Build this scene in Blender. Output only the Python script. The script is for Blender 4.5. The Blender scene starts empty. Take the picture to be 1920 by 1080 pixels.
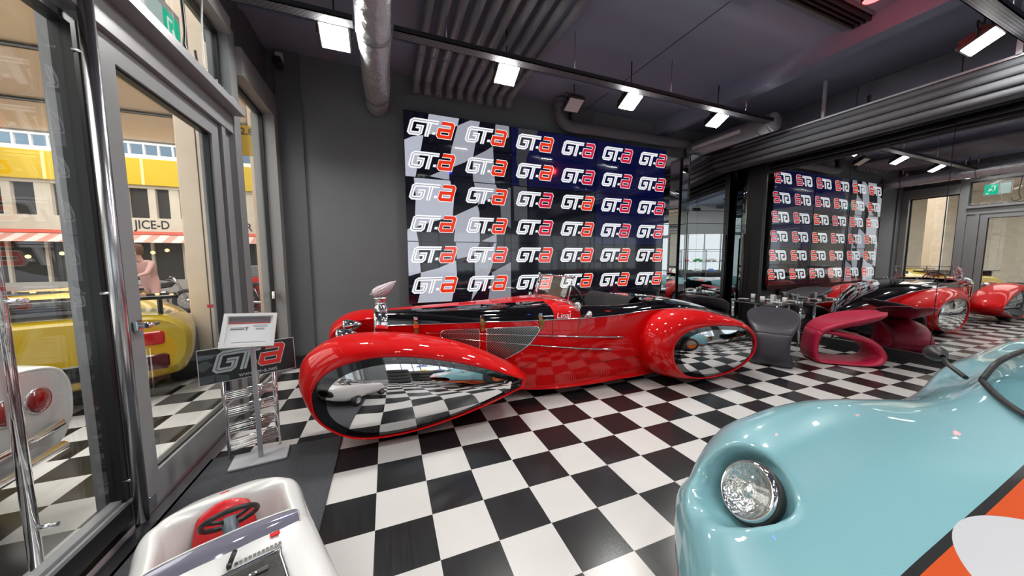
import bpy, math, random
from mathutils import Vector, Matrix
random.seed(7)
SC = bpy.context.scene
COL = SC.collection
PI = math.pi
TILE = 0.305

# ------------------------------------------------------------------ camera
cam_d = bpy.data.cameras.new('camera')
cam_d.sensor_width = 36.0
cam_d.lens = 603.46 / 1920 * 36.0
cam_d.clip_start = 0.02
cam = bpy.data.objects.new('camera', cam_d)
COL.objects.link(cam)
CAM = (0.1086, -2.392, 1.4638)
cam.location = CAM
cam.rotation_euler = (math.radians(90 - 5.105), math.radians(0.18), math.radians(-21.264))
SC.camera = cam

# ------------------------------------------------------------------ view and world
vs = SC.view_settings
vs.view_transform = 'Standard'
vs.look = 'None'
vs.gamma = 1.0
vs.use_curve_mapping = False
vs.exposure = -0.6
w = bpy.data.worlds.new('daylight')
w.use_nodes = True
w.node_tree.nodes['Background'].inputs[0].default_value = (0.9, 0.94, 1.0, 1)
w.node_tree.nodes['Background'].inputs[1].default_value = 2.2
SC.world = w
SC.cycles.max_bounces = 14
SC.cycles.glossy_bounces = 9
SC.cycles.transparent_max_bounces = 24
SC.cycles.transmission_bounces = 8
SC.cycles.diffuse_bounces = 4
SC.cycles.sample_clamp_indirect = 6.0
SC.cycles.caustics_reflective = False
SC.cycles.caustics_refractive = False
FLOOD = 330.0          # emission of the floodlight faces


def area(name, loc, size, power, color=(1, 1, 1), rot=(0, 0, 0)):
    l = bpy.data.lights.new(name, 'AREA')
    l.shape = 'RECTANGLE'
    l.size, l.size_y = size
    l.energy = power
    l.color = color
    o = bpy.data.objects.new(name, l)
    o.location = loc
    o.rotation_euler = rot
    COL.objects.link(o)
    return o


# fill lights added under the arcade ceiling to brighten the view outside the glass
area('arcade_fill_light', (-5.5, 1.0, 4.75), (7, 9), 950, (1, .97, .93))
area('arcade_fill_light', (-5.5, 8.0, 4.75), (7, 5), 640, (1, .97, .93))
area('arcade_fill_light', (-2.9, 1.2, 4.75), (2.2, 6), 420, (1, .96, .90))  # extra fill added for the column and floor just outside the glass


# ------------------------------------------------------------------ materials
def mat(name, color=(.5, .5, .5), rough=.5, metal=0.0, coat=0.0, emit=None, es=0.0, spec=.5, sheen=0.0):
    m = bpy.data.materials.new(name)
    m.use_nodes = True
    b = m.node_tree.nodes['Principled BSDF']
    b.inputs['Base Color'].default_value = (*color, 1)
    b.inputs['Roughness'].default_value = rough
    b.inputs['Metallic'].default_value = metal
    b.inputs['Coat Weight'].default_value = coat
    b.inputs['Coat Roughness'].default_value = .03
    b.inputs['Specular IOR Level'].default_value = spec
    b.inputs['Sheen Weight'].default_value = sheen
    if emit:
        b.inputs['Emission Color'].default_value = (*emit, 1)
        b.inputs['Emission Strength'].default_value = es
    return m


def noisy(m, scale=8, amt=.25, bump=0.0, coords='Object', bscale=None):
    """vary the base colour of a material with noise and optionally bump it"""
    nt = m.node_tree
    b = nt.nodes['Principled BSDF']
    tc = nt.nodes.new('ShaderNodeTexCoord')
    n = nt.nodes.new('ShaderNodeTexNoise')
    n.inputs['Scale'].default_value = scale
    n.inputs['Detail'].default_value = 5
    nt.links.new(tc.outputs[coords], n.inputs['Vector'])
    c = b.inputs['Base Color'].default_value[:]
    mx = nt.nodes.new('ShaderNodeMix')
    mx.data_type = 'RGBA'
    mx.inputs[6].default_value = tuple(x * (1 - amt) for x in c[:3]) + (1,)
    mx.inputs[7].default_value = tuple(min(1, x * (1 + amt)) for x in c[:3]) + (1,)
    nt.links.new(n.outputs[0], mx.inputs[0])
    nt.links.new(mx.outputs[2], b.inputs['Base Color'])
    if bump:
        bp = nt.nodes.new('ShaderNodeBump')
        bp.inputs['Strength'].default_value = bump
        bp.inputs['Distance'].default_value = .01
        n2 = nt.nodes.new('ShaderNodeTexNoise')
        n2.inputs['Scale'].default_value = bscale or scale * 6
        nt.links.new(tc.outputs[coords], n2.inputs['Vector'])
        nt.links.new(n2.outputs[0], bp.inputs['Height'])
        nt.links.new(bp.outputs[0], b.inputs['Normal'])
    return m


def emis(name, color, strength):
    m = bpy.data.materials.new(name)
    m.use_nodes = True
    nt = m.node_tree
    nt.nodes.clear()
    e = nt.nodes.new('ShaderNodeEmission')
    e.inputs[0].default_value = (*color, 1)
    e.inputs[1].default_value = strength
    o = nt.nodes.new('ShaderNodeOutputMaterial')
    nt.links.new(e.outputs[0], o.inputs[0])
    return m


def glass(name, tint=(.97, .99, .98), refl=1.0, rough=0.0):
    m = bpy.data.materials.new(name)
    m.use_nodes = True
    nt = m.node_tree
    nt.nodes.clear()
    t = nt.nodes.new('ShaderNodeBsdfTransparent')
    t.inputs[0].default_value = (*tint, 1)
    g = nt.nodes.new('ShaderNodeBsdfGlossy')
    g.inputs['Roughness'].default_value = rough
    # Schlick reflectance, the same from both sides of the pane
    lw = nt.nodes.new('ShaderNodeLayerWeight')
    lw.inputs[0].default_value = .5
    pw = nt.nodes.new('ShaderNodeMath')
    pw.operation = 'POWER'
    pw.inputs[1].default_value = 5
    f = nt.nodes.new('ShaderNodeMath')
    f.operation = 'MULTIPLY_ADD'
    f.inputs[1].default_value = .955
    f.inputs[2].default_value = .045
    nt.links.new(lw.outputs['Facing'], pw.inputs[0])
    nt.links.new(pw.outputs[0], f.inputs[0])
    mu = nt.nodes.new('ShaderNodeMath')
    mu.operation = 'MULTIPLY'
    mu.inputs[1].default_value = refl
    mu.use_clamp = True
    mx = nt.nodes.new('ShaderNodeMixShader')
    o = nt.nodes.new('ShaderNodeOutputMaterial')
    nt.links.new(f.outputs[0], mu.inputs[0])
    nt.links.new(mu.outputs[0], mx.inputs[0])
    nt.links.new(t.outputs[0], mx.inputs[1])
    nt.links.new(g.outputs[0], mx.inputs[2])
    nt.links.new(mx.outputs[0], o.inputs[0])
    return m


def checker_mat():
    m = mat('checker_floor', (.8, .8, .8), .22, spec=.45)
    nt = m.node_tree
    b = nt.nodes['Principled BSDF']
    tc = nt.nodes.new('ShaderNodeTexCoord')
    ck = nt.nodes.new('ShaderNodeTexChecker')
    ck.inputs['Scale'].default_value = 1 / TILE
    mp = nt.nodes.new('ShaderNodeMapping')
    mp.inputs['Location'].default_value = (0, 0, .1)
    nt.links.new(tc.outputs['Object'], mp.inputs[0])
    nt.links.new(mp.outputs[0], ck.inputs['Vector'])
    n = nt.nodes.new('ShaderNodeTexNoise')
    n.inputs['Scale'].default_value = 3
    nt.links.new(tc.outputs['Object'], n.inputs['Vector'])
    w1 = nt.nodes.new('ShaderNodeMix')
    w1.data_type = 'RGBA'
    w1.inputs[6].default_value = (.52, .505, .505, 1)
    w1.inputs[7].default_value = (.60, .59, .575, 1)
    nt.links.new(n.outputs[0], w1.inputs[0])
    n2 = nt.nodes.new('ShaderNodeTexNoise')
    n2.inputs['Scale'].default_value = 1.0
    mp2 = nt.nodes.new('ShaderNodeMapping')
    mp2.inputs['Scale'].default_value = (60, 5, 1)
    nt.links.new(tc.outputs['Object'], mp2.inputs[0])
    nt.links.new(mp2.outputs[0], n2.inputs['Vector'])
    k1 = nt.nodes.new('ShaderNodeMix')
    k1.data_type = 'RGBA'
    k1.inputs[6].default_value = (.007, .007, .008, 1)
    k1.inputs[7].default_value = (.018, .018, .02, 1)
    nt.links.new(n2.outputs[0], k1.inputs[0])
    nt.links.new(w1.outputs[2], ck.inputs['Color2'])
    nt.links.new(k1.outputs[2], ck.inputs['Color1'])
    nt.links.new(ck.outputs[0], b.inputs['Base Color'])
    r = nt.nodes.new('ShaderNodeMapRange')
    r.inputs[3].default_value = .17
    r.inputs[4].default_value = .30
    nt.links.new(n2.outputs[0], r.inputs[0])
    nt.links.new(r.outputs[0], b.inputs['Roughness'])
    return m


def tray_mat():
    m = mat('tray_steel', (.13, .13, .15), .5, .3)
    nt = m.node_tree
    tc = nt.nodes.new('ShaderNodeTexCoord')
    br = nt.nodes.new('ShaderNodeTexBrick')
    br.inputs['Scale'].default_value = 12
    br.inputs['Color1'].default_value = (.16, .16, .18, 1)
    br.inputs['Color2'].default_value = (.13, .13, .15, 1)
    br.inputs['Mortar'].default_value = (.03, .03, .035, 1)
    br.inputs['Mortar Size'].default_value = .05
    nt.links.new(tc.outputs['Object'], br.inputs['Vector'])
    nt.links.new(br.outputs[0], nt.nodes['Principled BSDF'].inputs['Base Color'])
    return m


M = {}
M['floor'] = checker_mat()
M['mat'] = noisy(mat('floor_mat', (.055, .058, .068), .95), 120, .55, .6, bscale=260)
M['ceiling'] = noisy(mat('ceiling_paint', (.235, .27, .37), .75), 1.5, .12)
M['wall'] = noisy(mat('wall_paint', (.16, .172, .182), .7), 2, .12)
M['wall2'] = noisy(mat('pier_paint', (.11, .118, .128), .6), 2, .1)
M['base'] = mat('baseboard_black', (.012, .012, .013), .35)
M['duct'] = noisy(mat('duct_paint', (.13, .135, .15), .65), 6, .15)
M['foil'] = noisy(mat('foil_wrap', (.42, .43, .46), .35, .4), 14, .25, .8, bscale=30)
M['pipe'] = noisy(mat('pipe_grey', (.16, .17, .195), .6), 5, .12)
M['trayp'] = tray_mat()
M['alu'] = noisy(mat('grey_frame', (.27, .275, .285), .42, .1), 4, .08)
M['alul'] = noisy(mat('light_frame', (.30, .295, .29), .5, .1), 3, .06)
M['gasket'] = mat('rubber_gasket', (.008, .009, .01), .4)
M['chrome'] = mat('chrome', (.86, .86, .88), .05, 1)
M['steel'] = mat('brushed_steel', (.62, .62, .64), .22, 1)
M['silver'] = mat('silver_paint', (.50, .52, .56), .35, .3)
M['white'] = mat('white_plastic', (.75, .75, .76), .3, coat=.5)
M['black'] = mat('black_plastic', (.012, .012, .013), .4)
M['glossblack'] = mat('gloss_black', (.003, .003, .004), .06, coat=1)
M['red'] = mat('red_lacquer', (.60, .0006, .002), .5, coat=.75, spec=.08)
M['rubber'] = noisy(mat('tyre_rubber', (.015, .015, .016), .7), 40, .3)
M['mirror'] = mat('mirror_glass', (.80, .82, .82), .0, 1)
M['skirtmirror'] = mat('skirt_chrome', (.88, .88, .89), .015, 1)
M['window'] = glass('window_glass', (.975, .99, .985), 1.3)
M['carglass'] = glass('windscreen_glass', (.85, .93, .95), 1.3)
M['flood'] = emis('flood_face', (1, .98, .93), FLOOD)
M['leather'] = noisy(mat('strap_leather', (.30, .13, .03), .5), 30, .3, .3)
M['beige'] = noisy(mat('stone_column', (.60, .50, .40), .8), 3, .15, .2)
M['hallceil'] = noisy(mat('hall_ceiling', (.72, .60, .48), .9), 2, .08)
M['cream'] = noisy(mat('cream_render', (.62, .57, .48), .8), 4, .15)
M['yellow'] = mat('yellow_board', (.62, .43, .005), .5)
M['redmatte'] = noisy(mat('red_matte', (.45, .03, .03), .6), 5, .3)
M['dark'] = noisy(mat('dark_void', (.03, .028, .026), .6), 8, .5)
M['ink'] = mat('ink', (.02, .02, .025), .5)


# ------------------------------------------------------------------ mesh tools
def sub(a, b): return (a[0] - b[0], a[1] - b[1], a[2] - b[2])


class MB:
    def __init__(s):
        s.v, s.f, s.m, s.sm = [], [], [], []

    def add(s, vs_, fs_, mi=0, smooth=False):
        o = len(s.v)
        s.v += [tuple(p) for p in vs_]
        for f in fs_:
            s.f.append(tuple(i + o for i in f))
            s.m.append(mi)
            s.sm.append(smooth)
        return s

    def box(s, x0, x1, y0, y1, z0, z1, mi=0, rot=None, c=None):
        p = [(x, y, z) for x in (x0, x1) for y in (y0, y1) for z in (z0, z1)]
        if rot is not None:
            c = Vector(c or ((x0 + x1) / 2, (y0 + y1) / 2, (z0 + z1) / 2))
            p = [tuple(rot @ (Vector(q) - c) + c) for q in p]
        return s.add(p, [(0, 1, 3, 2), (4, 6, 7, 5), (0, 4, 5, 1), (2, 3, 7, 6), (0, 2, 6, 4), (1, 5, 7, 3)], mi)

    def rbox(s, x0, x1, y0, y1, z0, z1, r=.01, mi=0, n=3, axis='z'):
        """box with corners rounded about one axis, edges chamfered at the ends"""
        a0, a1, b0, b1, c0, c1 = {'z': (x0, x1, y0, y1, z0, z1), 'y': (z0, z1, x0, x1, y0, y1), 'x': (y0, y1, z0, z1, x0, x1)}[axis]
        ring = []
        for (cx, cy, st) in ((a1 - r, b1 - r, 0), (a0 + r, b1 - r, 1), (a0 + r, b0 + r, 2), (a1 - r, b0 + r, 3)):
            for k in range(n + 1):
                t = (st + k / n) * PI / 2
                ring.append((cx, cy, math.cos(t), math.sin(t)))
        q = min(r * .4, (c1 - c0) * .3)
        def mk(rr, c): return [(x + rr * ct, y + rr * st_, c) for x, y, ct, st_ in ring]
        rows = [mk(r - q, c0), mk(r, c0 + q), mk(r, c1 - q), mk(r - q, c1)]
        pm = {'z': lambda p: p, 'y': lambda p: (p[1], p[2], p[0]), 'x': lambda p: (p[2], p[0], p[1])}[axis]
        rows = [[pm(p) for p in row] for row in rows]
        s.grid(rows, mi, True, True, smooth=False)
        return s

    def tube(s, path, r, n=12, mi=0, cap=True, closed=False, sq=None):
        """tube along a path; r number or list; sq=(a,b) squashes the section"""
        P = [Vector(p) for p in path]
        N = len(P)
        rs = r if isinstance(r, (list, tuple)) else [r] * N
        rows = []
        up = None
        for i in range(N):
            if closed:
                t = (P[(i + 1) % N] - P[(i - 1) % N])
            else:
                t = P[min(i + 1, N - 1)] - P[max(i - 1, 0)]
            t.normalize()
            if up is None:
                up = Vector((0, 0, 1)) if abs(t.z) < .9 else Vector((0, 1, 0))
            a = t.cross(up)
            if a.length < 1e-5:
                a = t.orthogonal()
            a.normalize()
            b = a.cross(t).normalized()
            up = b
            ka, kb = sq or (1, 1)
            rows.append([tuple(P[i] + a * math.cos(2 * PI * k / n) * rs[i] * ka + b * math.sin(2 * PI * k / n) * rs[i] * kb) for k in range(n)])
        if closed:
            rows.append(rows[0])
            cap = False
        s.grid(rows, mi, True, cap, smooth=True)
        return s

    def grid(s, rows, mi=0, wrap=False, cap=False, smooth=True, mfun=None):
        n = len(rows[0])
        o = len(s.v)
        for r_ in rows:
            s.v += [tuple(p) for p in r_]
        for i in range(len(rows) - 1):
            for j in range(n if wrap else n - 1):
                k = (j + 1) % n
                s.f.append((o + i * n + j, o + i * n + k, o + (i + 1) * n + k, o + (i + 1) * n + j))
                s.m.append(mfun(i, j) if mfun else mi)
                s.sm.append(smooth)
        if cap:
            s.f.append(tuple(o + j for j in range(n))[::-1]); s.m.append(mi); s.sm.append(False)
            e = o + (len(rows) - 1) * n
            s.f.append(tuple(e + j for j in range(n))); s.m.append(mi); s.sm.append(False)
        return s

    def lathe(s, prof, c, axis='z', n=32, mi=0, cap=False, mfun=None):
        """prof: (radius, along); axis x/y/z or a Vector"""
        ax = {'x': Vector((1, 0, 0)), 'y': Vector((0, 1, 0)), 'z': Vector((0, 0, 1))}.get(axis) if isinstance(axis, str) else Vector(axis).normalized()
        a = ax.orthogonal().normalized()
        b = ax.cross(a)
        c = Vector(c)
        rows = [[tuple(c + ax * h + (a * math.cos(2 * PI * k / n) + b * math.sin(2 * PI * k / n)) * max(r, 1e-5)) for k in range(n)] for r, h in prof]
        s.grid(rows, mi, True, cap, True, mfun)
        return s

    def poly(s, pts, mi=0):
        return s.add(pts, [tuple(range(len(pts)))], mi)

    def prism(s, pts, d, mi=0, smooth=False):
        """extrude a planar polygon along vector d"""
        n = len(pts)
        q = [tuple(a + b for a, b in zip(p, d)) for p in pts]
        s.add(list(pts) + q, [tuple(range(n))[::-1], tuple(range(n, 2 * n))] + [(i, (i + 1) % n, n + (i + 1) % n, n + i) for i in range(n)], mi, smooth)
        return s

    def xf(s, mtx):
        s.v = [tuple(mtx @ Vector(p)) for p in s.v]
        return s

    def build(s, name, mats, parent=None, world=True, label=None, weld=False, fixn=False):
        vs_ = s.v
        if parent is not None and world:
            inv = rootm(parent).inverted()
            vs_ = [tuple(inv @ Vector(p)) for p in vs_]
        loc = None
        if parent is None and vs_:
            xs, ys, zs = zip(*vs_)
            loc = ((min(xs) + max(xs)) / 2, (min(ys) + max(ys)) / 2, min(zs))
            if getattr(s, 'keep', False):
                loc = (0, 0, 0)
            vs_ = [sub(p, loc) for p in vs_]
        me = bpy.data.meshes.new(name)
        me.from_pydata(vs_, [], s.f)
        mats = mats if isinstance(mats, (list, tuple)) else [mats]
        for m in mats:
            me.materials.append(M[m] if isinstance(m, str) else m)
        me.polygons.foreach_set('material_index', s.m)
        me.polygons.foreach_set('use_smooth', s.sm)
        if fixn or weld:
            import bmesh
            bm = bmesh.new()
            bm.from_mesh(me)
            if weld:
                bmesh.ops.remove_doubles(bm, verts=bm.verts, dist=1e-4)
            bmesh.ops.recalc_face_normals(bm, faces=bm.faces)
            bm.to_mesh(me)
            bm.free()
        me.validate()
        me.update()
        o = bpy.data.objects.new(name, me)
        COL.objects.link(o)
        if loc:
            o.location = loc
        if parent is not None:
            o.parent = parent
        if label:
            o['label'] = label
        return o


def rootm(o):
    while o.parent is not None:
        o = o.parent
    return Matrix.LocRotScale(o.location, o.rotation_euler, o.scale)


def tag(o, label, cat, group=None, kind=None):
    o['label'] = label
    o['category'] = cat
    if group:
        o['group'] = group
    if kind:
        o['kind'] = kind
    return o


def struct(o, label=None, cat=None):
    o['kind'] = 'structure'
    if label:
        o['label'] = label
        o['category'] = cat or 'structure'
    return o


def thing(name, label, cat, loc=(0, 0, 0), rz=0, group=None):
    o = bpy.data.objects.new(name, None)
    o.empty_display_size = .1
    COL.objects.link(o)
    o.location = loc
    o.rotation_euler = (0, 0, rz)
    return tag(o, label, cat, group)


def copy_tree(o, parent=None):
    c = o.copy()
    COL.objects.link(c)
    if parent is not None:
        c.parent = parent
    for ch in list(o.children):
        copy_tree(ch, c)
    return c


def cr(P, n, closed=False):
    """Catmull-Rom resampling, n steps per span, any dimension"""
    N = len(P)
    out = []
    for i in range(N if closed else N - 1):
        p1, p2 = P[i], P[(i + 1) % N]
        p0 = P[i - 1] if (i > 0 or closed) else tuple(2 * a - b for a, b in zip(p1, p2))
        p3 = P[(i + 2) % N] if (i + 2 < N or closed) else tuple(2 * b - a for a, b in zip(p1, p2))
        for k in range(n):
            t = k / n
            out.append(tuple(.5 * ((2 * b) + (-a + c) * t + (2 * a - 5 * b + 4 * c - d) * t * t + (-a + 3 * b - 3 * c + d) * t ** 3)
                             for a, b, c, d in zip(p0, p1, p2, p3)))
    if not closed:
        out.append(tuple(P[-1]))
    return out


def crgrid(rows, nu, nv, closed_v=False):
    rows = [cr(r, nv, closed_v) for r in rows]
    cols = [cr([r[j] for r in rows], nu) for j in range(len(rows[0]))]
    return [[cols[j][i] for j in range(len(cols))] for i in range(len(cols[0]))]


def hermite(P, K, step):
    """smooth curve through points P at uneven knots K, sampled about every `step` of the knot axis"""
    N = len(P)
    D = len(P[0])
    T = []
    for i in range(N):
        if 0 < i < N - 1:
            h0, h1 = K[i] - K[i - 1], K[i + 1] - K[i]
            T.append([((P[i + 1][d] - P[i][d]) / h1 * h0 + (P[i][d] - P[i - 1][d]) / h0 * h1) / (h0 + h1) for d in range(D)])
        else:
            a, c = (0, 1) if i == 0 else (N - 2, N - 1)
            T.append([(P[c][d] - P[a][d]) / (K[c] - K[a]) for d in range(D)])
    out = []
    for i in range(N - 1):
        h = K[i + 1] - K[i]
        n = max(2, round(h / step))
        for k in range(n):
            t = k / n
            a, b_, c, e = 2 * t ** 3 - 3 * t * t + 1, t ** 3 - 2 * t * t + t, -2 * t ** 3 + 3 * t * t, t ** 3 - t * t
            out.append(tuple(a * P[i][d] + b_ * h * T[i][d] + c * P[i + 1][d] + e * h * T[i + 1][d] for d in range(D)))
    out.append(tuple(P[-1]))
    return out


def hgrid(rows, K, step, nv):
    rows = [cr(r_, nv) for r_ in rows]
    cols = [hermite([r_[j] for r_ in rows], K, step) for j in range(len(rows[0]))]
    return [[cols[j][i] for j in range(len(cols))] for i in range(len(cols[0]))]


def text_mb(s, size, mi=0, depth=.002, shear=0.0, bold=0.0):
    """text as polygons in the xz plane starting at the origin, facing -y"""
    cu = bpy.data.curves.new('lettering', 'FONT')
    cu.body = s
    cu.size = size
    cu.shear = shear
    cu.offset = bold
    cu.resolution_u = 3
    o = bpy.data.objects.new('lettering', cu)
    COL.objects.link(o)
    bpy.context.view_layer.update()
    me = o.to_mesh()
    mb = MB()
    mb.add([(v.co.x, -depth, v.co.y) for v in me.vertices], [tuple(p.vertices) for p in me.polygons], mi)
    o.to_mesh_clear()
    bpy.data.objects.remove(o)
    bpy.data.curves.remove(cu)
    return mb


# ------------------------------------------------------------------ setting: shell
def shell():
    b = MB(); b.keep = True
    b.add([(-14, -8, 0), (8, -8, 0), (8, 12, 0), (-14, 12, 0)], [(0, 1, 2, 3)])
    f = b.build('floor', 'floor')
    struct(f)
    b = MB().box(-1.32, 7.1, -7.6, 2.9, 4.1, 4.3)
    struct(b.build('ceiling', 'ceiling'))
    b = MB()
    b.box(-1.15, 5.72, 2.7, 2.9, 0, 4.1)
    b.box(5.72, 7.1, 2.72, 2.9, 0, 4.1)
    struct(b.build('wall_back', 'wall'))
    struct(MB().box(-1.12, -.85, 2.665, 2.82, 0, 4.1).build('trim_1', 'wall2'))
    struct(MB().box(-.84, .38, 2.66, 2.70, 0, .22).box(-1.11, -.845, 2.62, 2.66, 0, .16).box(-.84, .38, 2.63, 2.66, 0, .06).build('baseboard_back', 'base'))
    struct(MB().box(6.96, 7.1, -7.6, 2.72, 0, 4.1).build('wall_right', 'wall'))
    struct(MB().box(-1.4, 7.1, -7.7, -7.6, 0, .9).box(-1.4, 7.1, -7.7, -7.6, 2.7, 4.1).box(-1.4, 0, -7.7, -7.6, .9, 2.7).box(6.4, 7.1, -7.7, -7.6, .9, 2.7).build('wall_front', 'wall2'))
    t = bpy.data.objects.new('window_4', None); COL.objects.link(t); t.location = (3.2, -7.65, .9); t['kind'] = 'structure'
    b = MB()
    for k in range(9):
        b.box(k * .8 - .02, k * .8 + .02, -7.68, -7.62, .9, 2.7)
    b.box(0, 6.4, -7.68, -7.62, 1.9, 1.94)
    b.build('window_frame', 'alu', t)
    MB().box(0, 6.4, -7.655, -7.645, .9, 2.7).build('glass_pane', 'window', t)
    struct(MB().box(6.90, 6.96, -7.6, 1.72, 0, .15).build('baseboard_right', 'base'))
    # upper wall of the glass front and its far piers
    struct(MB().box(-1.4, -1.17, -7.6, 1.61, 3.66, 4.1).box(-1.4, -1.22, 1.61, 2.72, 3.50, 4.1).box(-1.4, -1.12, 2.70, 2.9, 0, 4.1).build('wall_left', 'wall2'))


shell()


def mirrors():
    # mirrored wall on the right, in tall leaves with fine joints
    ys = [1.72, .507, -.466, -1.6, -2.8, -4.2, -5.8, -7.5]
    for i in range(len(ys) - 1):
        t = MB().box(6.93, 6.958, ys[i + 1] + .004, ys[i] - .004, .15, 4.08)
        o = t.build('wall_mirror', 'mirror')
        lab = ['mirror leaf nearest the corner on the right wall, showing the reversed screens',
               'mirror leaf on the right wall behind the pink chair',
               'mirror leaf on the right wall showing the glass front and the windscreen'][i] if i < 3 else 'mirror leaf of the right wall beyond the picture edge'
        tag(o, lab, 'mirror', 'tall mirror leaves of the right wall')
    struct(MB().box(6.88, 6.96, 1.72, 2.02, 0, 3.5).build('trim_2', 'base'))
    o = MB().box(6.93, 6.958, 2.03, 2.70, .02, 3.5).build('wall_mirror', 'mirror')
    tag(o, 'narrow mirror strip in the corner between dark pier and mirrored column', 'mirror')
    # back wall mirror right of the video wall
    t = thing('corner_mirror', 'mirror panels on the back wall right of the video wall', 'mirror', (5.55, 2.68, 0))
    MB().box(5.36, 5.77, 2.67, 2.698, 2.17, 3.5).build('mirror_panel', 'mirror', t)
    MB().box(5.36, 5.77, 2.67, 2.698, .05, 2.16).build('mirror_panel', 'mirror', t)
    # mirrored column
    t = thing('mirrored_column', 'square column clad in mirror beside the video wall', 'column', (6.25, 2.45, 0), math.radians(-12))
    MB().box(-.46, .46, -.10, .12, 0, 3.5).build('core', 'base', t, world=False)
    for z0, z1 in ((.03, 2.165), (2.175, 2.42), (2.43, 3.5)):
        MB().box(-.455, .455, -.12, -.101, z0, z1).build('mirror_panel', 'mirror', t, world=False)
        MB().box(-.48, -.461, -.095, .12, z0, z1).build('mirror_panel', 'mirror', t, world=False)
        MB().box(.461, .48, -.095, .12, z0, z1).build('mirror_panel', 'mirror', t, world=False)
    o = MB().tube([(6.80, 1.98, 0.03), (6.80, 1.98, 1.96)], .018, 10).lathe([(0, 0), (.13, 0), (.13, .02), (.02, .03)], (6.80, 1.98, 0), 'z', 20).build('post', 'black')
    tag(o, 'thin black post standing in front of the mirrored corner', 'post')


mirrors()


# ------------------------------------------------------------------ glass front on the left
def rectframe(b, y0, y1, z0, z1, wd, x0, x1, mi=0, wz0=None):
    wz0 = wd if wz0 is None else wz0
    b.box(x0, x1, y0, y0 + wd, z0, z1, mi)
    b.box(x0, x1, y1 - wd, y1, z0, z1, mi)
    b.box(x0, x1, y0 + wd, y1 - wd, z0, z0 + wz0, mi)
    b.box(x0, x1, y0 + wd, y1 - wd, z1 - wd, z1, mi)


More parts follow.
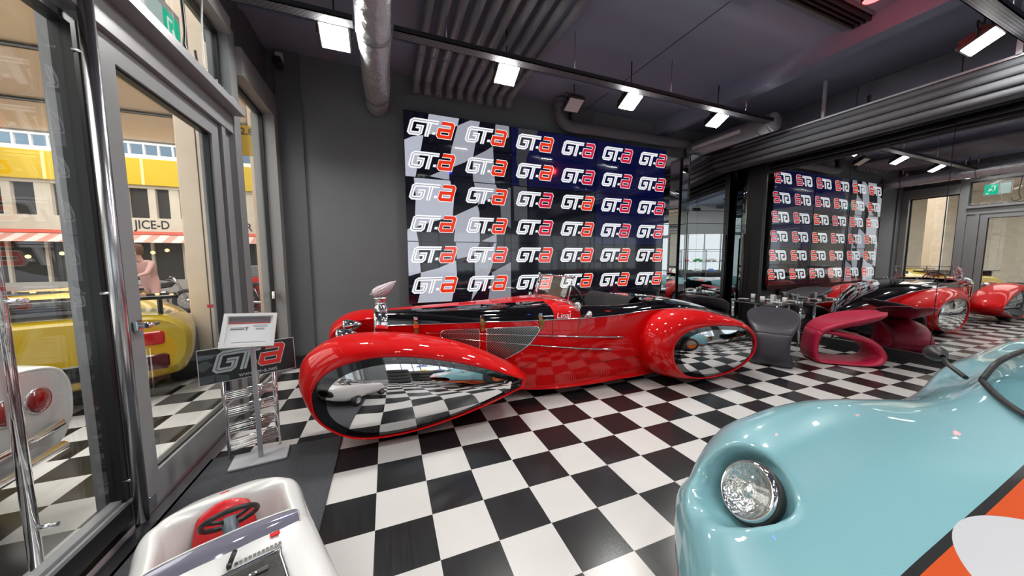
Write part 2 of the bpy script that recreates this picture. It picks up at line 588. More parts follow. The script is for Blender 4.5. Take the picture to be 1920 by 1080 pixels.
def front():
    # right-hand leaf
    for nm, y0, y1, hy in (('door_1', -.03, 1.24, 1), ('door_2', -1.42, -.12, 0)):
        t = bpy.data.objects.new(nm, None); COL.objects.link(t); t.location = (-1.25, (y0 + y1) / 2, 0); t['kind'] = 'structure'
        b = MB()
        if hy:
            rectframe(b, y0, y1, .03, 2.64, .12, -1.30, -1.215, wz0=.18)
            b.build('door_frame', 'alu', t)
            g = MB(); rectframe(g, y0 + .12, y1 - .12, .21, 2.52, .014, -1.275, -1.235)
            g.build('gasket', 'gasket', t)
            MB().box(-1.26, -1.25, y0 + .13, y1 - .13, .22, 2.51).build('glass_pane', 'window', t)
            l = MB().rbox(-1.214, -1.19, .0, .05, 1.07, 1.13, .012).tube([(-1.19, .025, 1.1), (-1.15, .025, 1.1)], .018, 14).tube([(-1.15, .0, 1.1), (-1.15, .09, 1.1)], .011, 10)
            l.build('lock', 'chrome', t, label='chrome lock knob on the door stile')
            MB().rbox(-1.22, -1.17, -.08, -.02, .06, .14, .012).build('floor_hinge', 'chrome', t)
        else:
            rectframe(b, y0, y1, .06, 2.60, .035, -1.30, -1.225, wz0=.12)
            b.build('door_frame', 'gasket', t)
            MB().box(-1.285, -1.24, y0 + .035, y1 - .035, .06, .20).box(-1.235, -1.22, y0, y1, .165, .185).build('bottom_rail', 'alu', t)
            MB().box(-1.265, -1.255, y0 + .035, y1 - .035, .19, 2.565).build('glass_pane', 'window', t)
            h = MB().tube([(-1.17, -.15, .06), (-1.17, -.15, 2.75)], .028, 18)
            for z in (.3, 1.3, 2.45):
                h.tube([(-1.17, -.15, z), (-1.23, -.15, z)], .009, 8)
            h.build('pull_handle', 'steel', t, label='tall chrome pull bar')
            h = MB().tube([(-1.37, -.42, .12), (-1.37, -.42, 2.75)], .021, 16)
            for z in (.3, 1.3, 2.45):
                h.tube([(-1.37, -.42, z), (-1.29, -.42, z)], .01, 8)
            h.build('pull_handle', 'chrome', t, label='outer chrome pull bar seen through the glass')
    # surrounding frame: posts, transom, threshold
    t = bpy.data.objects.new('window_1', None); COL.objects.link(t); t.location = (-1.25, .3, 0); t['kind'] = 'structure'
    b = MB()
    b.box(-1.33, -1.18, -1.60, 1.46, 2.64, 2.86)
    b.box(-1.33, -1.08, -1.60, 1.46, 2.80, 2.86)
    b.build('transom', 'alu', t)
    b = MB().box(-1.33, -1.19, 1.25, 1.32, 0, 2.64).box(-1.33, -1.17, 1.46, 1.61, 0, 3.62).box(-1.31, -1.22, 1.32, 1.46, 0, 2.64)
    b.build('post', 'alu', t)
    MB().box(-1.36, -1.22, -.12, -.03, 0, 2.9).build('post', 'alu', t)
    MB().box(-1.36, -1.22, -1.7, -1.45, 0, 3.62).build('post', 'alu', t)
    MB().box(-1.33, -1.14, -1.60, 1.46, 3.52, 3.66).build('head_rail', 'alul', t)
    g = MB(); rectframe(g, -1.45, 1.46, 2.86, 3.52, .03, -1.28, -1.24); g.build('gasket', 'gasket', t)
    MB().box(-1.265, -1.255, -1.42, 1.43, 2.89, 3.49).build('glass_pane', 'window', t)
    b = MB().box(-1.38, -1.12, -1.7, 1.60, 0, .012).box(-1.30, -1.22, -1.7, 1.58, .012, .03)
    b.build('threshold', 'steel', t)
    # second window towards the back wall
    t = bpy.data.objects.new('window_2', None); COL.objects.link(t); t.location = (-1.25, 2.2, 0); t['kind'] = 'structure'
    b = MB().box(-1.33, -1.12, 1.61, 2.70, 3.24, 3.50).box(-1.36, -1.12, 2.53, 2.70, 0, 3.24).box(-1.33, -1.2, 1.61, 2.53, 0, .1)
    b.build('window_frame', 'alul', t)
    g = MB(); rectframe(g, 1.61, 2.53, .1, 3.24, .03, -1.28, -1.24); g.build('gasket', 'gasket', t)
    MB().box(-1.265, -1.255, 1.64, 2.50, .13, 3.21).build('glass_pane', 'window', t)
    MB().rbox(-1.24, -1.2, 2.42, 2.50, .98, 1.07, .01).build('latch', 'chrome', t)
    # glazing beyond the picture edge, seen in the mirrors
    t = bpy.data.objects.new('window_3', None); COL.objects.link(t); t.location = (-1.25, -4.5, 0); t['kind'] = 'structure'
    b = MB()
    for y in (-7.6, -5.6, -3.65):
        b.box(-1.33, -1.2, y, y + .12, 0, 3.62)
    b.box(-1.33, -1.2, -7.6, -1.7, 2.64, 2.8).box(-1.33, -1.2, -7.6, -1.7, 3.5, 3.64).box(-1.33, -1.2, -7.6, -1.7, 0, .16)
    b.build('window_frame', 'alu', t)
    MB().box(-1.265, -1.255, -7.5, -1.7, .16, 3.5).build('glass_pane', 'window', t)
    # exit sign above the door
    t = thing('exit_sign', 'green and white emergency exit sign hanging above the glass door', 'sign', (-1.45, 1.08, 3.11))
    s = MB().box(-1.455, -1.435, .86, 1.30, 3.13, 3.48)
    s.build('sign_case', 'white', t)
    s = MB().box(-1.434, -1.431, 1.07, 1.28, 3.15, 3.42)
    s.build('sign_face', emis('sign_green', (.02, .55, .32), 1.8), t)
    s = MB()
    X = -1.430
    def pg(pts): s.poly([(X, y + .08, z - .04) for y, z in pts])
    pg([(1.03, 3.30), (1.05, 3.30), (1.05, 3.42), (1.03, 3.42)])
    pg([(1.05, 3.40), (1.10, 3.40), (1.10, 3.42), (1.05, 3.42)])
    pg([(1.08, 3.34), (1.11, 3.36), (1.15, 3.29), (1.12, 3.28)])
    pg([(1.09, 3.30), (1.11, 3.33), (1.06, 3.27), (1.05, 3.28)])
    pg([(1.12, 3.24), (1.18, 3.24), (1.15, 3.20)])
    s.build('sign_symbol', emis('sign_white', (.9, 1, .95), 1.6), t)
    s = MB().box(-1.434, -1.431, .88, 1.06, 3.15, 3.42)
    s.build('sign_face', emis('sign_pale', (.75, .9, .85), 1.1), t, label='pale left half of the sign')
    MB().tube([(-1.44, 1.1, 3.48), (-1.44, 1.1, 4.8)], .012, 8).build('hanger', 'white', t)
    # loose cables on the transom ledge
    b = MB()
    for k in range(9):
        y = .85 + k * .075
        pts = [(-1.15 + random.uniform(-.03, .03), y + random.uniform(-.03, .1), 2.87 + random.uniform(0, .07)) for _ in range(5)]
        b.tube(cr(pts, 5), .004, 6)
    b.tube(cr([(-1.16, 1.0, 3.5), (-1.17, .98, 3.2), (-1.15, .93, 2.95), (-1.15, 1.0, 2.875)], 5), .006, 6)
    o = b.build('cable_tangle', 'white')
    tag(o, 'tangle of thin cables lying on the ledge above the door', 'cable')
    b = MB().tube(cr([(-1.16, .68, 3.5), (-1.16, .70, 3.1), (-1.15, .66, 2.95), (-1.13, .75, 2.9), (-1.15, .80, 3.0)], 6), .009, 8)
    o = b.build('cable', 'black')
    tag(o, 'short black cable loop hanging in front of the transom window', 'cable')
    t = thing('security_camera', 'small dark security camera high beside the end of the glass front', 'camera', (-1.02, 2.5, 3.8))
    MB().rbox(-1.06, -.98, 2.38, 2.52, 3.78, 3.88, .02, axis='y').build('body', 'black', t)
    MB().tube([(-1.02, 2.5, 3.84), (-1.04, 2.60, 3.95)], .014, 8).box(-1.08, -1.0, 2.58, 2.62, 3.9, 4.02).build('bracket', 'white', t)


front()

# floor mat
b = MB().rbox(-1.14, -.28, -2.6, .50, .0, .012, .01)
tag(b.build('floor_mat', 'mat'), 'dark grey carpet mat lying inside the glass door', 'mat')

# ------------------------------------------------------------------ GT-a lettering
SH = .30


def stroke(b, path, wd, place, mi):
    """polyline of constant width with mitred joints; place maps (x, z) -> 3D"""
    n = len(path)
    L, R = [], []
    for i in range(n):
        p = Vector(path[i])
        d0 = (p - Vector(path[i - 1])).normalized() if i else None
        d1 = (Vector(path[i + 1]) - p).normalized() if i < n - 1 else None
        d0 = d0 or d1
        d1 = d1 or d0
        n0, n1 = Vector((-d0.y, d0.x)), Vector((-d1.y, d1.x))
        m = (n0 + n1)
        m = m / m.length_squared * 2 if m.length > .1 else n0
        L.append(p + m * wd / 2)
        R.append(p - m * wd / 2)
    base = len(b.v)
    b.add([place(q.x, q.y) for q in L] + [place(q.x, q.y) for q in R], [(i, n + i, n + i + 1, i + 1) for i in range(n - 1)], mi)


G_PATH = [(1.62, .88), (.22, .88), (.12, .80), (.12, .20), (.22, .12), (.66, .12), (.74, .20), (.74, .52), (.42, .52)]
T_PATH = [(1.13, .80), (1.13, 0.0)]
A_PATH = [(1.80, .89), (2.40, .89), (2.48, .81), (2.48, .11), (1.86, .11), (1.78, .19), (1.78, .50), (2.42, .50)]


def logo(b, place, white, dark, red, scale=1.0, step=.0012, ring=None):
    """GT-a lettering: place(x, z, d) -> 3D where d lifts towards the viewer"""
    P = lambda d: (lambda x, z: place((x + SH * z) * scale, z * scale, d))
    stroke(b, G_PATH, .225, P(step), white)
    stroke(b, T_PATH, .24, P(step), white)
    stroke(b, [(1.42, .24), (1.60, .24)], .15, P(step), white)
    stroke(b, G_PATH, .035, P(step * 2), dark)
    stroke(b, T_PATH, .035, P(step * 2), dark)
    stroke(b, A_PATH, .265, P(step * 3), white)
    stroke(b, A_PATH, .195, P(step * 4), red)


FLAG = [
([(0.76, 3.58), (1.2, 3.58), (1.17, 3.45), (0.86, 3.3), (0.68, 3.25), (0.71, 3.36)],0.72),
([(0.4, 3.15), (0.51, 3.21), (0.67, 3.25), (0.63, 3.05), (0.54, 2.645), (0.4, 2.645)],0.80),
([(1.17, 3.45), (1.41, 3.58), (1.52, 3.58), (1.45, 3.28), (1.4, 3.02), (1.27, 2.93), (1.04, 2.82), (1.06, 3.06)],0.60),
([(1.77, 3.58), (1.99, 3.58), (1.99, 3.39), (1.72, 3.25), (1.75, 3.4)],0.45),
([(1.72, 3.22), (1.73, 2.98), (1.75, 2.645), (1.4, 2.645), (1.39, 2.84), (1.4, 3.02), (1.59, 3.13)],0.50),
([(0.74, 2.68), (0.95, 2.79), (1.03, 2.81), (1.03, 2.645)],0.60),
([(0.52, 2.645), (1.04, 2.645), (1.1, 2.42), (1.07, 2.11), (0.76, 2.02), (0.51, 1.93), (0.54, 2.38)],0.80),
([(1.07, 2.11), (1.46, 2.3), (1.49, 2.19), (1.49, 1.725), (1.08, 1.725), (1.1, 1.92)],0.65),
([(1.41, 2.645), (1.76, 2.645), (1.81, 2.5), (1.47, 2.31), (1.44, 2.48)],0.50),
([(0.41, 1.9), (0.52, 1.96), (0.56, 1.725), (0.4, 1.725)],0.80),
([(0.41, 1.725), (0.56, 1.725), (0.58, 1.27), (0.4, 1.22)],0.80),
([(0.58, 1.27), (0.83, 1.33), (1.11, 1.45), (1.12, 1.23), (1.03, 0.81), (0.52, 0.81), (0.56, 0.96)],0.75),
([(1.11, 1.725), (1.49, 1.725), (1.4, 1.53), (1.12, 1.47)],0.60),
([(1.4, 1.52), (1.69, 1.65), (1.73, 1.725), (1.77, 1.725), (1.71, 1.42), (1.65, 1.25), (1.34, 0.81), (1.41, 1.16)],0.60),
([(1.69, 1.25), (2.02, 1.42), (2.02, 0.81), (1.62, 0.81)],0.38),
([(1.52, 1.75), (1.77, 1.87), (1.77, 1.725)],0.50),
([(2.15, 3.56), (2.51, 3.57), (2.29, 3.1), (2.3, 2.645), (2.17, 2.645), (2.11, 3.08)],0.055),
([(2.06, 2.645), (2.3, 2.645), (2.31, 2.1), (2.08, 2.09)],0.09),
([(1.83, 2.5), (1.99, 2.61), (2.02, 2.61), (2.02, 1.96), (1.85, 2.08)],0.18),
]


def clip(poly, ax, val, keep_gt):
    out = []
    n = len(poly)
    for i in range(n):
        a, c = poly[i], poly[(i + 1) % n]
        ia = (a[ax] >= val) == keep_gt
        ic = (c[ax] >= val) == keep_gt
        if ia:
            out.append(a)
        if ia != ic:
            t = (val - a[ax]) / (c[ax] - a[ax])
            out.append(tuple(p + (q - p) * t for p, q in zip(a, c)))
    return out


def video_wall():
    YF = 2.555
    bg = mat('screen_black', (.004, .004, .006), .09, coat=1, emit=(.006, .006, .018), es=.5)
    bgb = mat('screen_navy', (.004, .004, .008), .09, coat=1, emit=(.004, .007, .10), es=.5)
    wh = mat('screen_white', (.03, .03, .03), .09, coat=1, emit=(.95, .96, 1), es=1.55)
    dk = mat('screen_line', (.01, .01, .01), .09, coat=1, emit=(.25, .27, .3), es=.8)
    rd = mat('screen_red', (.02, .0, .0), .09, coat=1, emit=(1, .045, .008), es=1.25)
    rp = mat('screen_pinkred', (.02, .0, .0), .09, coat=1, emit=(.85, .02, .07), es=1.1)
    greys = {}
    for _, v in FLAG:
        if v not in greys:
            greys[v] = mat('screen_grey', (.02, .02, .02), .09, coat=1, emit=(v * .62, v * .65, v * .76), es=1.45)
    gk = list(greys)
    mats = [bg, wh, dk, rd, rp, bgb] + [greys[k] for k in gk]
    rown = ['top', 'middle', 'bottom']
    coln = ['left', 'centre', 'right']
    for c in range(3):
        for r in range(3):
            x0, x1 = .40 + 1.62 * c, .40 + 1.62 * (c + 1)
            z1, z0 = 3.56 - .915 * r, 3.56 - .915 * (r + 1)
            t = thing('video_display', '%s %s display of the nine-screen video wall' % (rown[r], coln[c]), 'screen', ((x0 + x1) / 2, 2.62, z0), 0, 'video wall displays')
            e = .006
            b = MB().box(x0 + .001, x1 - .001, YF + .004, 2.66, z0 + .001, z1 - .001)
            for q in ((x0 + .001, x1 - .001, z0 + .001, z0 + e), (x0 + .001, x1 - .001, z1 - e, z1 - .001), (x0 + .001, x0 + e, z0 + e, z1 - e), (x1 - e, x1 - .001, z0 + e, z1 - e)):
                b.box(q[0], q[1], YF - .008, YF + .004, q[2], q[3])
            b.build('bezel', 'glossblack', t)
            b = MB()
            b.poly([(x0 + e, YF, z0 + e), (x1 - e, YF, z0 + e), (x1 - e, YF, z1 - e), (x0 + e, YF, z1 - e)], 5 if (c > 0 and r == 0) or (c == 2 and r == 1) else 0)
            for pts, v in FLAG:
                # smooth the straight edges a little is not needed: the flag folds are broad
                q = clip(clip(clip(clip(pts, 0, x0 + e, True), 0, x1 - e, False), 1, z0 + e, True), 1, z1 - e, False)
                if len(q) > 2:
                    b.poly([(p[0], YF - .0004, p[1]) for p in q], 6 + gk.index(v))
            for cc in range(2):
                for rr in range(2):
                    ci, ri = c * 2 + cc, r * 2 + rr
                    lx, lz = .43 + .831 * ci, 3.232 - .457 * ri
                    if ri >= 2: lz += .01
                    warm = (ci < 2) or (ci == 2 and ri not in (2, 3)) or ri >= 4 or (ci == 3 and ri in (2, 3))
                    logo(b, lambda x, z, d: (lx + x, YF - .0006 - d, lz + z), 1, 2, 3 if warm else 4, scale=.246, step=.0005)
            b.build('screen_image', mats, t)
    # mounting frame under the screens
    o = MB().box(.45, 5.2, 2.60, 2.66, .70, .80).box(.9, 1.0, 2.61, 2.66, 0.0, .7).box(4.6, 4.7, 2.61, 2.66, 0.0, .7).build('mounting_frame', 'base')
    tag(o, 'black mounting frame carrying the video wall', 'frame')


video_wall()


# ------------------------------------------------------------------ ceiling services
def floodlight(x, y, z, label, rz=0, on=True, tilt=-.50, group='floodlights under the cable trays'):
    t = thing('floodlight', label, 'light', (x, y, z), rz, group)
    R = Matrix.Rotation(tilt, 4, 'X')
    b = MB().rbox(-.14, .14, -.13, .13, 0, .05, .02)
    for k in range(9):
        b.box(-.13 + k * .03, -.122 + k * .03, -.09, .09, .05, .085)
    b.xf(R)
    b.build('housing', 'black', t, world=False)
    MB().box(-.118, .118, -.108, .108, -.004, 0.0).xf(R).build('lamp_face', 'flood' if on else 'white', t, world=False, label='glowing lamp face' if on else 'unlit lamp face')
    h = .16
    b = MB().tube([(-.15, 0, .02), (-.15, 0, h), (.15, 0, h), (.15, 0, .02)], .008, 6)
    b.tube([(0, 0, h), (0, 0, 4.1 - z)], .008, 6)
    b.build('bracket', 'black', t, world=False)
    return t


def ceiling_things():
    def tray(y, x0, x1, label, z=3.60):
        t = thing('cable_tray', label, 'cable tray', ((x0 + x1) / 2, y, z), 0)
        b = MB()
        for q0, q1 in ((x0, -.10), (.25, x1)):
            b.box(q0, q1, y - .06, y + .06, z, z + .008).box(q0, q1, y - .06, y - .052, z, z + .05).box(q0, q1, y + .052, y + .06, z, z + .05)
        b.build('channel', 'trayp', t)
        x = x0 + .4
        while x < x1:
            MB().tube([(x, y, z), (x, y, 4.098)], .005, 6).build('threaded_rod', 'steel', t)
            x += 1.5
        return t
    tray(1.06, -1.15, 5.82, 'slotted steel cable tray carrying the row of floodlights above the red car')
    tray(-1.12, -.9, 6.2, 'slotted steel cable tray crossing the ceiling near the right edge')
    names = ['floodlight left of the big round duct', 'floodlight in front of the ceiling pipes', 'floodlight above the centre of the video wall, third in its row', 'floodlight at the right end of the row, beside the short white duct']
    for k, x in enumerate((-.275, 1.48, 3.27, 4.94)):
        floodlight(x, 1.28, 3.58, names[k])
    for k, x in enumerate((5.66, 3.0, 1.0)):
        floodlight(x, -.93, 3.58, 'long bright floodlight at the upper right under the ceiling' if k == 0 else 'floodlight of the front row above the pale blue car')
    for x in (.75, 2.3, 3.9, 5.6):
        floodlight(x, -3.3, 3.58, 'floodlight above the rear of the showroom')
        floodlight(x, -5.6, 3.58, 'floodlight at the far rear of the showroom')
    floodlight(2.86, 2.05, 3.80, 'small unlit lamp on the bent pipe above the video wall', on=False, group='unlit lamps')
    # big wrapped round duct
    t = thing('round_duct', 'big foil-wrapped round air duct running along the ceiling to the back wall', 'duct', (.08, 0, 3.6))
    R = .148
    rows = []
    for i in range(220):
        y = -7.4 + i * (10.05 / 219)
        rows.append([(.075 + (R + .004 * math.sin(7 * y + 2 * a) + .005 * math.sin(41 * y + 3 * math.sin(3 * a))) * math.cos(a), y, 3.60 + (R + .005 * math.sin(37 * y + 2.3 * math.sin(2 * a + y))) * math.sin(a)) for a in [2 * PI * k / 28 for k in range(28)]])
    MB().grid(rows, 0, True, True).build('duct_skin', 'foil', t)
    for y in (-.4, 1.05, 2.3):
        MB().lathe([(R + .012, -.012), (R + .014, .012)], (.075, y, 3.6), 'y', 32).build('clamp_band', 'pipe', t)
        MB().tube([(.075, y, 3.74), (.075, y, 4.1)], .006, 6).build('hanger_rod', 'steel', t)
    # ten parallel pipes
    for k in range(10):
        x = .585 + k * .153
        b = MB().tube([(x, -7.4, 3.94), (x, 2.40, 3.94), (x, 2.47, 3.92), (x, 2.50, 3.86), (x, 2.50, 3.80)], .048, 14)
        for y in (-2, .3, 1.8, 2.38):
            b.lathe([(.048, -.02), (.056, -.018), (.056, .018), (.048, .02)], (x, y, 3.94), 'y', 14)
        o = b.build('ceiling_pipe', 'pipe')
        tag(o, ('leftmost of the parallel ceiling pipes, next to the round duct' if k == 0 else 'rightmost of the parallel ceiling pipes' if k == 9 else 'grey pipe in the middle of the parallel pipes under the ceiling'), 'pipe', 'parallel grey ceiling pipes')
    # bent pipe above screens
    pth = cr([(2.86, 2.47, 4.08), (2.86, 2.47, 3.95), (2.87, 2.47, 3.80), (2.96, 2.47, 3.70), (3.15, 2.47, 3.67), (3.5, 2.47, 3.68), (4.6, 2.47, 3.69), (5.68, 2.47, 3.70)], 6)
    b = MB().tube(pth, .085, 20)
    b.lathe([(.085, -.03), (.1, -.03), (.1, .03), (.085, .03)], (2.86, 2.47, 3.97), 'z', 20)
    tag(b.build('bent_pipe', 'duct'), 'thick grey pipe that bends above the video wall and runs right', 'pipe')
    tag(MB().box(3.15, 3.6, 2.58, 2.69, 3.72, 4.05).build('junction_box', 'wall2'), 'flat dark box on the wall above the bent pipe', 'box')
    # short white round duct on the right
    t = thing('short_duct', 'short pale round duct with a slotted outlet and closed end, upper right', 'duct', (6.05, 1.7, 3.52))
    MB().lathe([(0, 0), (.13, 0), (.15, .02), (.15, .02), (.15, 1.55)], (6.02, 1.08, 3.66), 'y', 36).build('duct_skin', 'foil', t)
    MB().lathe([(.153, -.01), (.156, .0), (.153, .01)], (6.02, 1.30, 3.66), 'y', 36).lathe([(.153, -.01), (.156, .0), (.153, .01)], (6.02, 1.14, 3.66), 'y', 36).build('clamp_band', 'pipe', t)
    MB().box(5.868, 5.885, 1.55, 2.5, 3.62, 3.68).build('slot_outlet', 'white', t)
    # long duct bundle in front of the mirror wall
    t = thing('duct_bundle', 'long ribbed dark duct bundle running along the top of the mirror wall', 'duct', (6.5, -2.4, 3.25))
    b = MB()
    for k, (x, z, r) in enumerate(((6.32, 3.50, .04), (6.30, 3.41, .045), (6.31, 3.31, .048), (6.37, 3.23, .045), (6.46, 3.22, .045), (6.55, 3.23, .045), (6.64, 3.27, .045), (6.70, 3.36, .05), (6.71, 3.47, .05), (6.50, 3.40, .14))):
        b.tube([(x, -7.5, z), (x, 2.4, z)], r, 16)
    b.build('duct_skin', 'duct', t)
    MB().box(6.30, 6.74, -7.5, 2.0, 3.545, 3.57).build('top_plate', 'silver', t)
    for y in (-6, -4, -2.4, -1.02, .6):
        MB().box(6.30, 6.33, y, y + .04, 3.56, 4.1).build('hanger', 'silver', t)
    # structural beams
    struct(MB().box(3.35, 3.6, -7.6, -.0, 3.98, 4.1).build('trim_3', 'ceiling'))
    struct(MB().box(-1.3, 6.9, 1.9, 1.96, 4.05, 4.1).build('trim_4', 'ceiling'))
    struct(MB().box(5.1, 5.3, -7.6, 2.7, 3.86, 4.1).build('trim_5', 'ceiling'))
    t = thing('slot_diffuser', 'dark linear slot diffuser in the ceiling at the top right', 'vent', (4.9, -.22, 4.0))
    b = MB()
    for k in range(4):
        b.box(3.9, 5.08, -.34 + k * .045, -.32 + k * .045, 4.02, 4.1)
    b.build('blades', 'gasket', t)
    MB().box(3.88, 5.09, -.36, -.35, 4.06, 4.1).box(3.88, 5.09, -.16, -.10, 4.06, 4.1).build('frame', 'pipe', t)
    tag(MB().box(3.495, 3.5, -.05, 2.66, 4.094, 4.1).build('ceiling_joint', 'gasket'), 'thin dark joint line across the ceiling', 'joint')
    # red spotlight
    t = thing('red_spotlight', 'glowing red spotlight under the ceiling at the top edge', 'light', (4.50, -.58, 3.9))
    MB().lathe([(.05, .12), (.08, .1), (.085, 0), (.075, -.01)], (4.50, -.58, 3.92), 'z', 24).build('housing', 'black', t)
    MB().lathe([(0, 0), (.075, 0)], (4.50, -.58, 3.915), 'z', 24).build('lamp_face', emis('red_glow', (1, .03, .03), 25), t, label='glowing red lamp face')
    MB().tube([(4.5, -.58, 4.02), (4.5, -.58, 4.1)], .015, 8).build('stem', 'black', t)
    l = bpy.data.lights.new('red_spot_glow', 'POINT'); l.energy = 9; l.color = (1, .04, .04); l.shadow_soft_size = .05
    o = bpy.data.objects.new('red_spot_glow', l); o.location = (4.5, -.58, 3.86); COL.objects.link(o)
    # blue spotlight behind the picture edge that tints the tiles
    t = thing('blue_spotlight', 'small blue spotlight over the middle of the showroom', 'light', (1.9, -1.9, 3.9))
    MB().lathe([(.05, .12), (.08, .1), (.085, 0), (.075, -.01)], (1.9, -1.9, 3.92), 'z', 24).build('housing', 'black', t)
    MB().lathe([(0, 0), (.075, 0)], (1.9, -1.9, 3.915), 'z', 24).build('lamp_face', emis('blue_glow', (.06, .08, 1), 40), t, label='glowing blue lamp face')
    MB().tube([(1.9, -1.9, 4.02), (1.9, -1.9, 4.1)], .015, 8).build('stem', 'black', t)


ceiling_things()

# ------------------------------------------------------------------ the red roadster
def resample(P, n, closed=True):
    """n points evenly spaced along a Catmull-Rom curve through P"""
    Q = cr(P, 12, closed)
    if closed:
        Q = Q + [Q[0]]
    L = [0]
    for a, c in zip(Q, Q[1:]):
        L.append(L[-1] + math.dist(a, c))
    out = []
    k = 0
    for i in range(n):
        s = L[-1] * i / (n if closed else n - 1)
        while k < len(L) - 2 and L[k + 1] < s:
            k += 1
        t = (s - L[k]) / max(1e-9, L[k + 1] - L[k])
        out.append(tuple(a + (c - a) * t for a, c in zip(Q[k], Q[k + 1])))
    return out


def byangle(P, c, n):
    """resample a star-shaped closed outline at equal angles about c"""
    Q = cr(P, 16, True)
    Q.append(Q[0])
    out = []
    for i in range(n):
        a = 2 * PI * i / n
        dx, dz = math.cos(a), math.sin(a)
        best = None
        for p, q in zip(Q, Q[1:]):
            ux, uz = p[0] - c[0], p[1] - c[1]
            vx, vz = q[0] - p[0], q[1] - p[1]
            den = dx * vz - dz * vx
            if abs(den) < 1e-12:
                continue
            t = (ux * vz - uz * vx) / den
            s = (ux * dz - uz * dx) / den
            if t > 0 and -1e-6 <= s <= 1 + 1e-6 and (best is None or t > best):
                best = t
        out.append((c[0] + dx * best, c[1] + dz * best))
    return out


CY = 1.15       # centre plane of the red car


